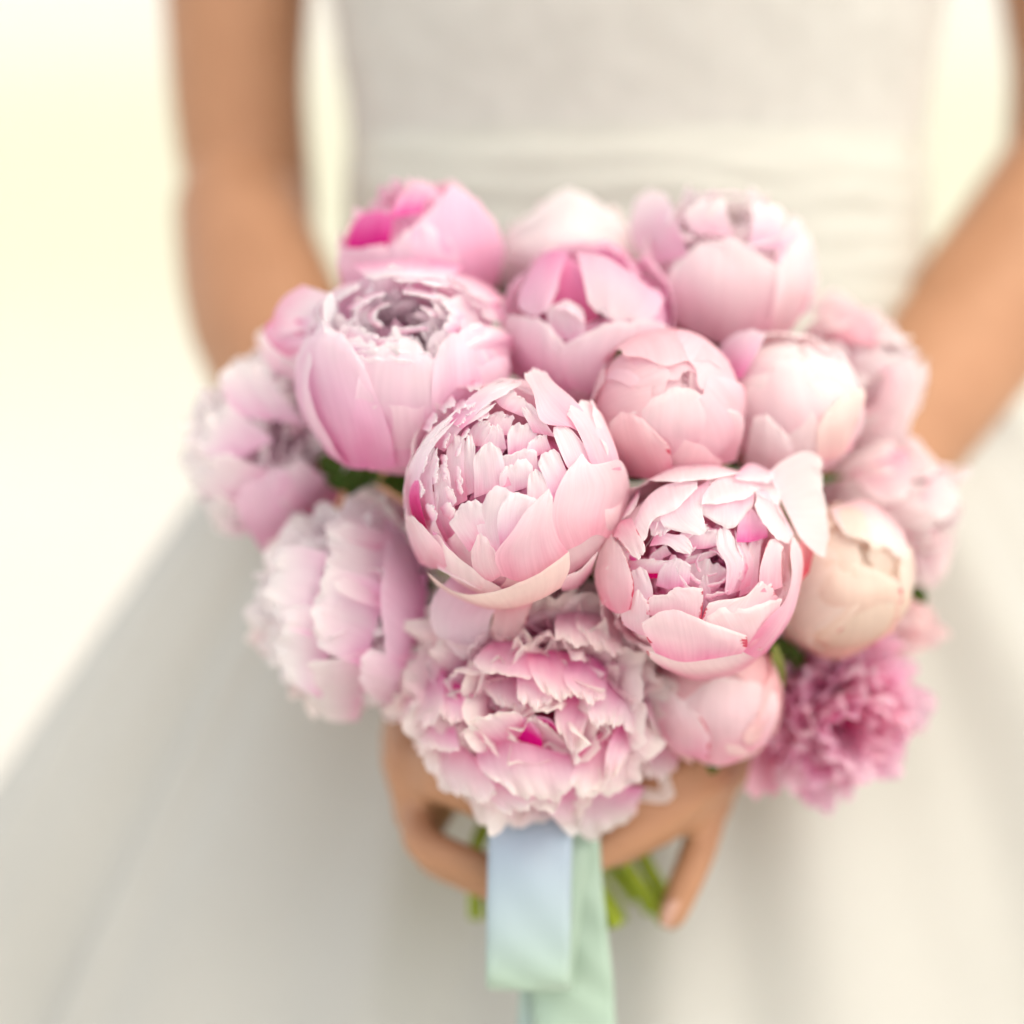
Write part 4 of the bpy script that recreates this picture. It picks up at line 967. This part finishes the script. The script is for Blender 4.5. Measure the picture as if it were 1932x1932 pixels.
# ---- leaves and sepal tips that peep out between the heads
FL['G'].leaf((1175, 655, .052), (1158, 730, .075), .0042)
FL['G'].leaf((1250, 885, .050), (1155, 850, .070), .0085, M_SEPAL)
FL['G'].leaf((1215, 905, .060), (1170, 840, .085), .012)
FL['D'].leaf((1472, 1312, .088), (1462, 1215, .080), .0028, M_SEPAL, bulge=.35)
FL['D'].leaf((1450, 1300, .115), (1440, 1200, .105), .016)
FL['O'].leaf((1406, 1434, .098), (1380, 1385, .105), .0062)
FL['O'].leaf((1342, 1462, .105), (1352, 1410, .110), .0040)
FL['O'].leaf((1232, 1505, .110), (1250, 1440, .120), .0045)
FL['M'].leaf((1748, 1138, .125), (1718, 1108, .140), .0034)
FL['B'].leaf((598, 868, .118), (690, 895, .120), .0100)
FL['B'].leaf((720, 905, .120), (640, 880, .125), .0110)
FL['R'].leaf((1300, 650, .120), (1400, 640, .130), .0080)
FL['R'].leaf((1375, 660, .110), (1310, 620, .130), .0080)
FL['E'].leaf((950, 560, .150), (930, 470, .160), .0100)
FL['C'].leaf((1185, 925, .075), (1110, 1050, .100), .0120)
FL['C'].leaf((1085, 1070, .060), (1120, 1140, .080), .0100)
FL['C'].leaf((915, 1152, .052), (940, 1185, .060), .0045, M_SEPAL)
FL['LL'].leaf((800, 1075, .085), (770, 1140, .110), .0100)
FL['N'].leaf((1440, 1275, .120), (1500, 1240, .135), .0140)

for k, f in FL.items():
    f.stem()
    f.sepals(5)
    for q in range(3):       # broad leaves under the head
        f.petal(q * 120 + f.rng.uniform(-30, 30), mat=M_LEAF, name='leaf', L=f.rng.uniform(.85, 1.05), W=f.rng.uniform(.26, .36), a0=-20, a1=f.rng.uniform(0, 28), rn=1.2, r0=.03, z0=-1.08,
                nu=9, nv=13, ruff=.02, notch=.02, base=.3, wide=.45, tipw=.7, rnd=.5)

# ------------------------------------------------------------------ ribbon
def build_ribbon():
    m, t, bs, out = new_mat('satin_ribbon')
    N, Lk = t.nodes.new, t.links.new
    uv = N('ShaderNodeUVMap'); uv.uv_map = 'UVMap'
    sep = N('ShaderNodeSeparateXYZ'); Lk(uv.outputs[0], sep.inputs[0])
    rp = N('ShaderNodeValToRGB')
    rp.color_ramp.elements[0].color = (0.37, 0.46, 0.57, 1); rp.color_ramp.elements[1].color = (0.37, 0.50, 0.40, 1)  # mint satin; the blue end is sky sheen painted into its colour
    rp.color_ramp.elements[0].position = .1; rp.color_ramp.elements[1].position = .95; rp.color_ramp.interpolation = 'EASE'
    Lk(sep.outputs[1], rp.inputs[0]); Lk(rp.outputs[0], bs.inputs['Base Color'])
    bs.inputs['Roughness'].default_value = 0.38
    bs.inputs['Sheen Weight'].default_value = 0.3
    bs.inputs['Anisotropic'].default_value = 0.5
    top = P(1000, 1500, .105)
    root = empty('ribbon', Matrix.Translation(top))
    tag(root, 'mint green satin ribbon loop with painted-in sky-blue sheen, and its tails hanging below the bouquet', 'ribbon')
    def strip(name, pts, wid, tone, nseg=60, nu=11, twist=0.0, cup=0.0015):
        path = catmull([tuple(P(*p)) for p in pts], nseg)
        ws = np.interp(np.linspace(0, 1, nseg), np.linspace(0, 1, len(wid)), wid)
        tn = np.interp(np.linspace(0, 1, nseg), np.linspace(0, 1, len(tone)), tone)
        vs, uv = [], []
        for j in range(nseg):
            a = twist * j / (nseg - 1)
            sd = RGT * math.cos(a) + FWD * math.sin(a)
            for i in range(nu):
                u = i / (nu - 1) * 2 - 1
                p = Vector(path[j]) + sd * (u * ws[j]) + FWD * (cup * u * u + 0.0009 * math.sin(j * .22 + 2.5 * u) + .0006 * math.sin(j * .5 - 4 * u))
                vs.append(p - top); uv.append((i / (nu - 1), tn[j]))
        o = mesh_obj(name, vs, grid_faces(nu, nseg), m, root, uv)
        md = o.modifiers.new('thick', 'SOLIDIFY'); md.thickness = 0.0004; md.offset = 0
        return o
    w = px(78, .1)
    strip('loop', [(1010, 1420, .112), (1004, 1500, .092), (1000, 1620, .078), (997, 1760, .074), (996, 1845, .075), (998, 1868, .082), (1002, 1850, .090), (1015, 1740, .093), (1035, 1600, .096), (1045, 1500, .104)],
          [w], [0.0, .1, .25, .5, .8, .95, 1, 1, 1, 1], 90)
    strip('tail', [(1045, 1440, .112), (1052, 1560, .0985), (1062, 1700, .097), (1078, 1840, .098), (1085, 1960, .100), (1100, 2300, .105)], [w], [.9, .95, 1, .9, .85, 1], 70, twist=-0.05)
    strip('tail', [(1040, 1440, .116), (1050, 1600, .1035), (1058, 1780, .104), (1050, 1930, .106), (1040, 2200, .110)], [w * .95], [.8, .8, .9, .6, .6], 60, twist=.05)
build_ribbon()
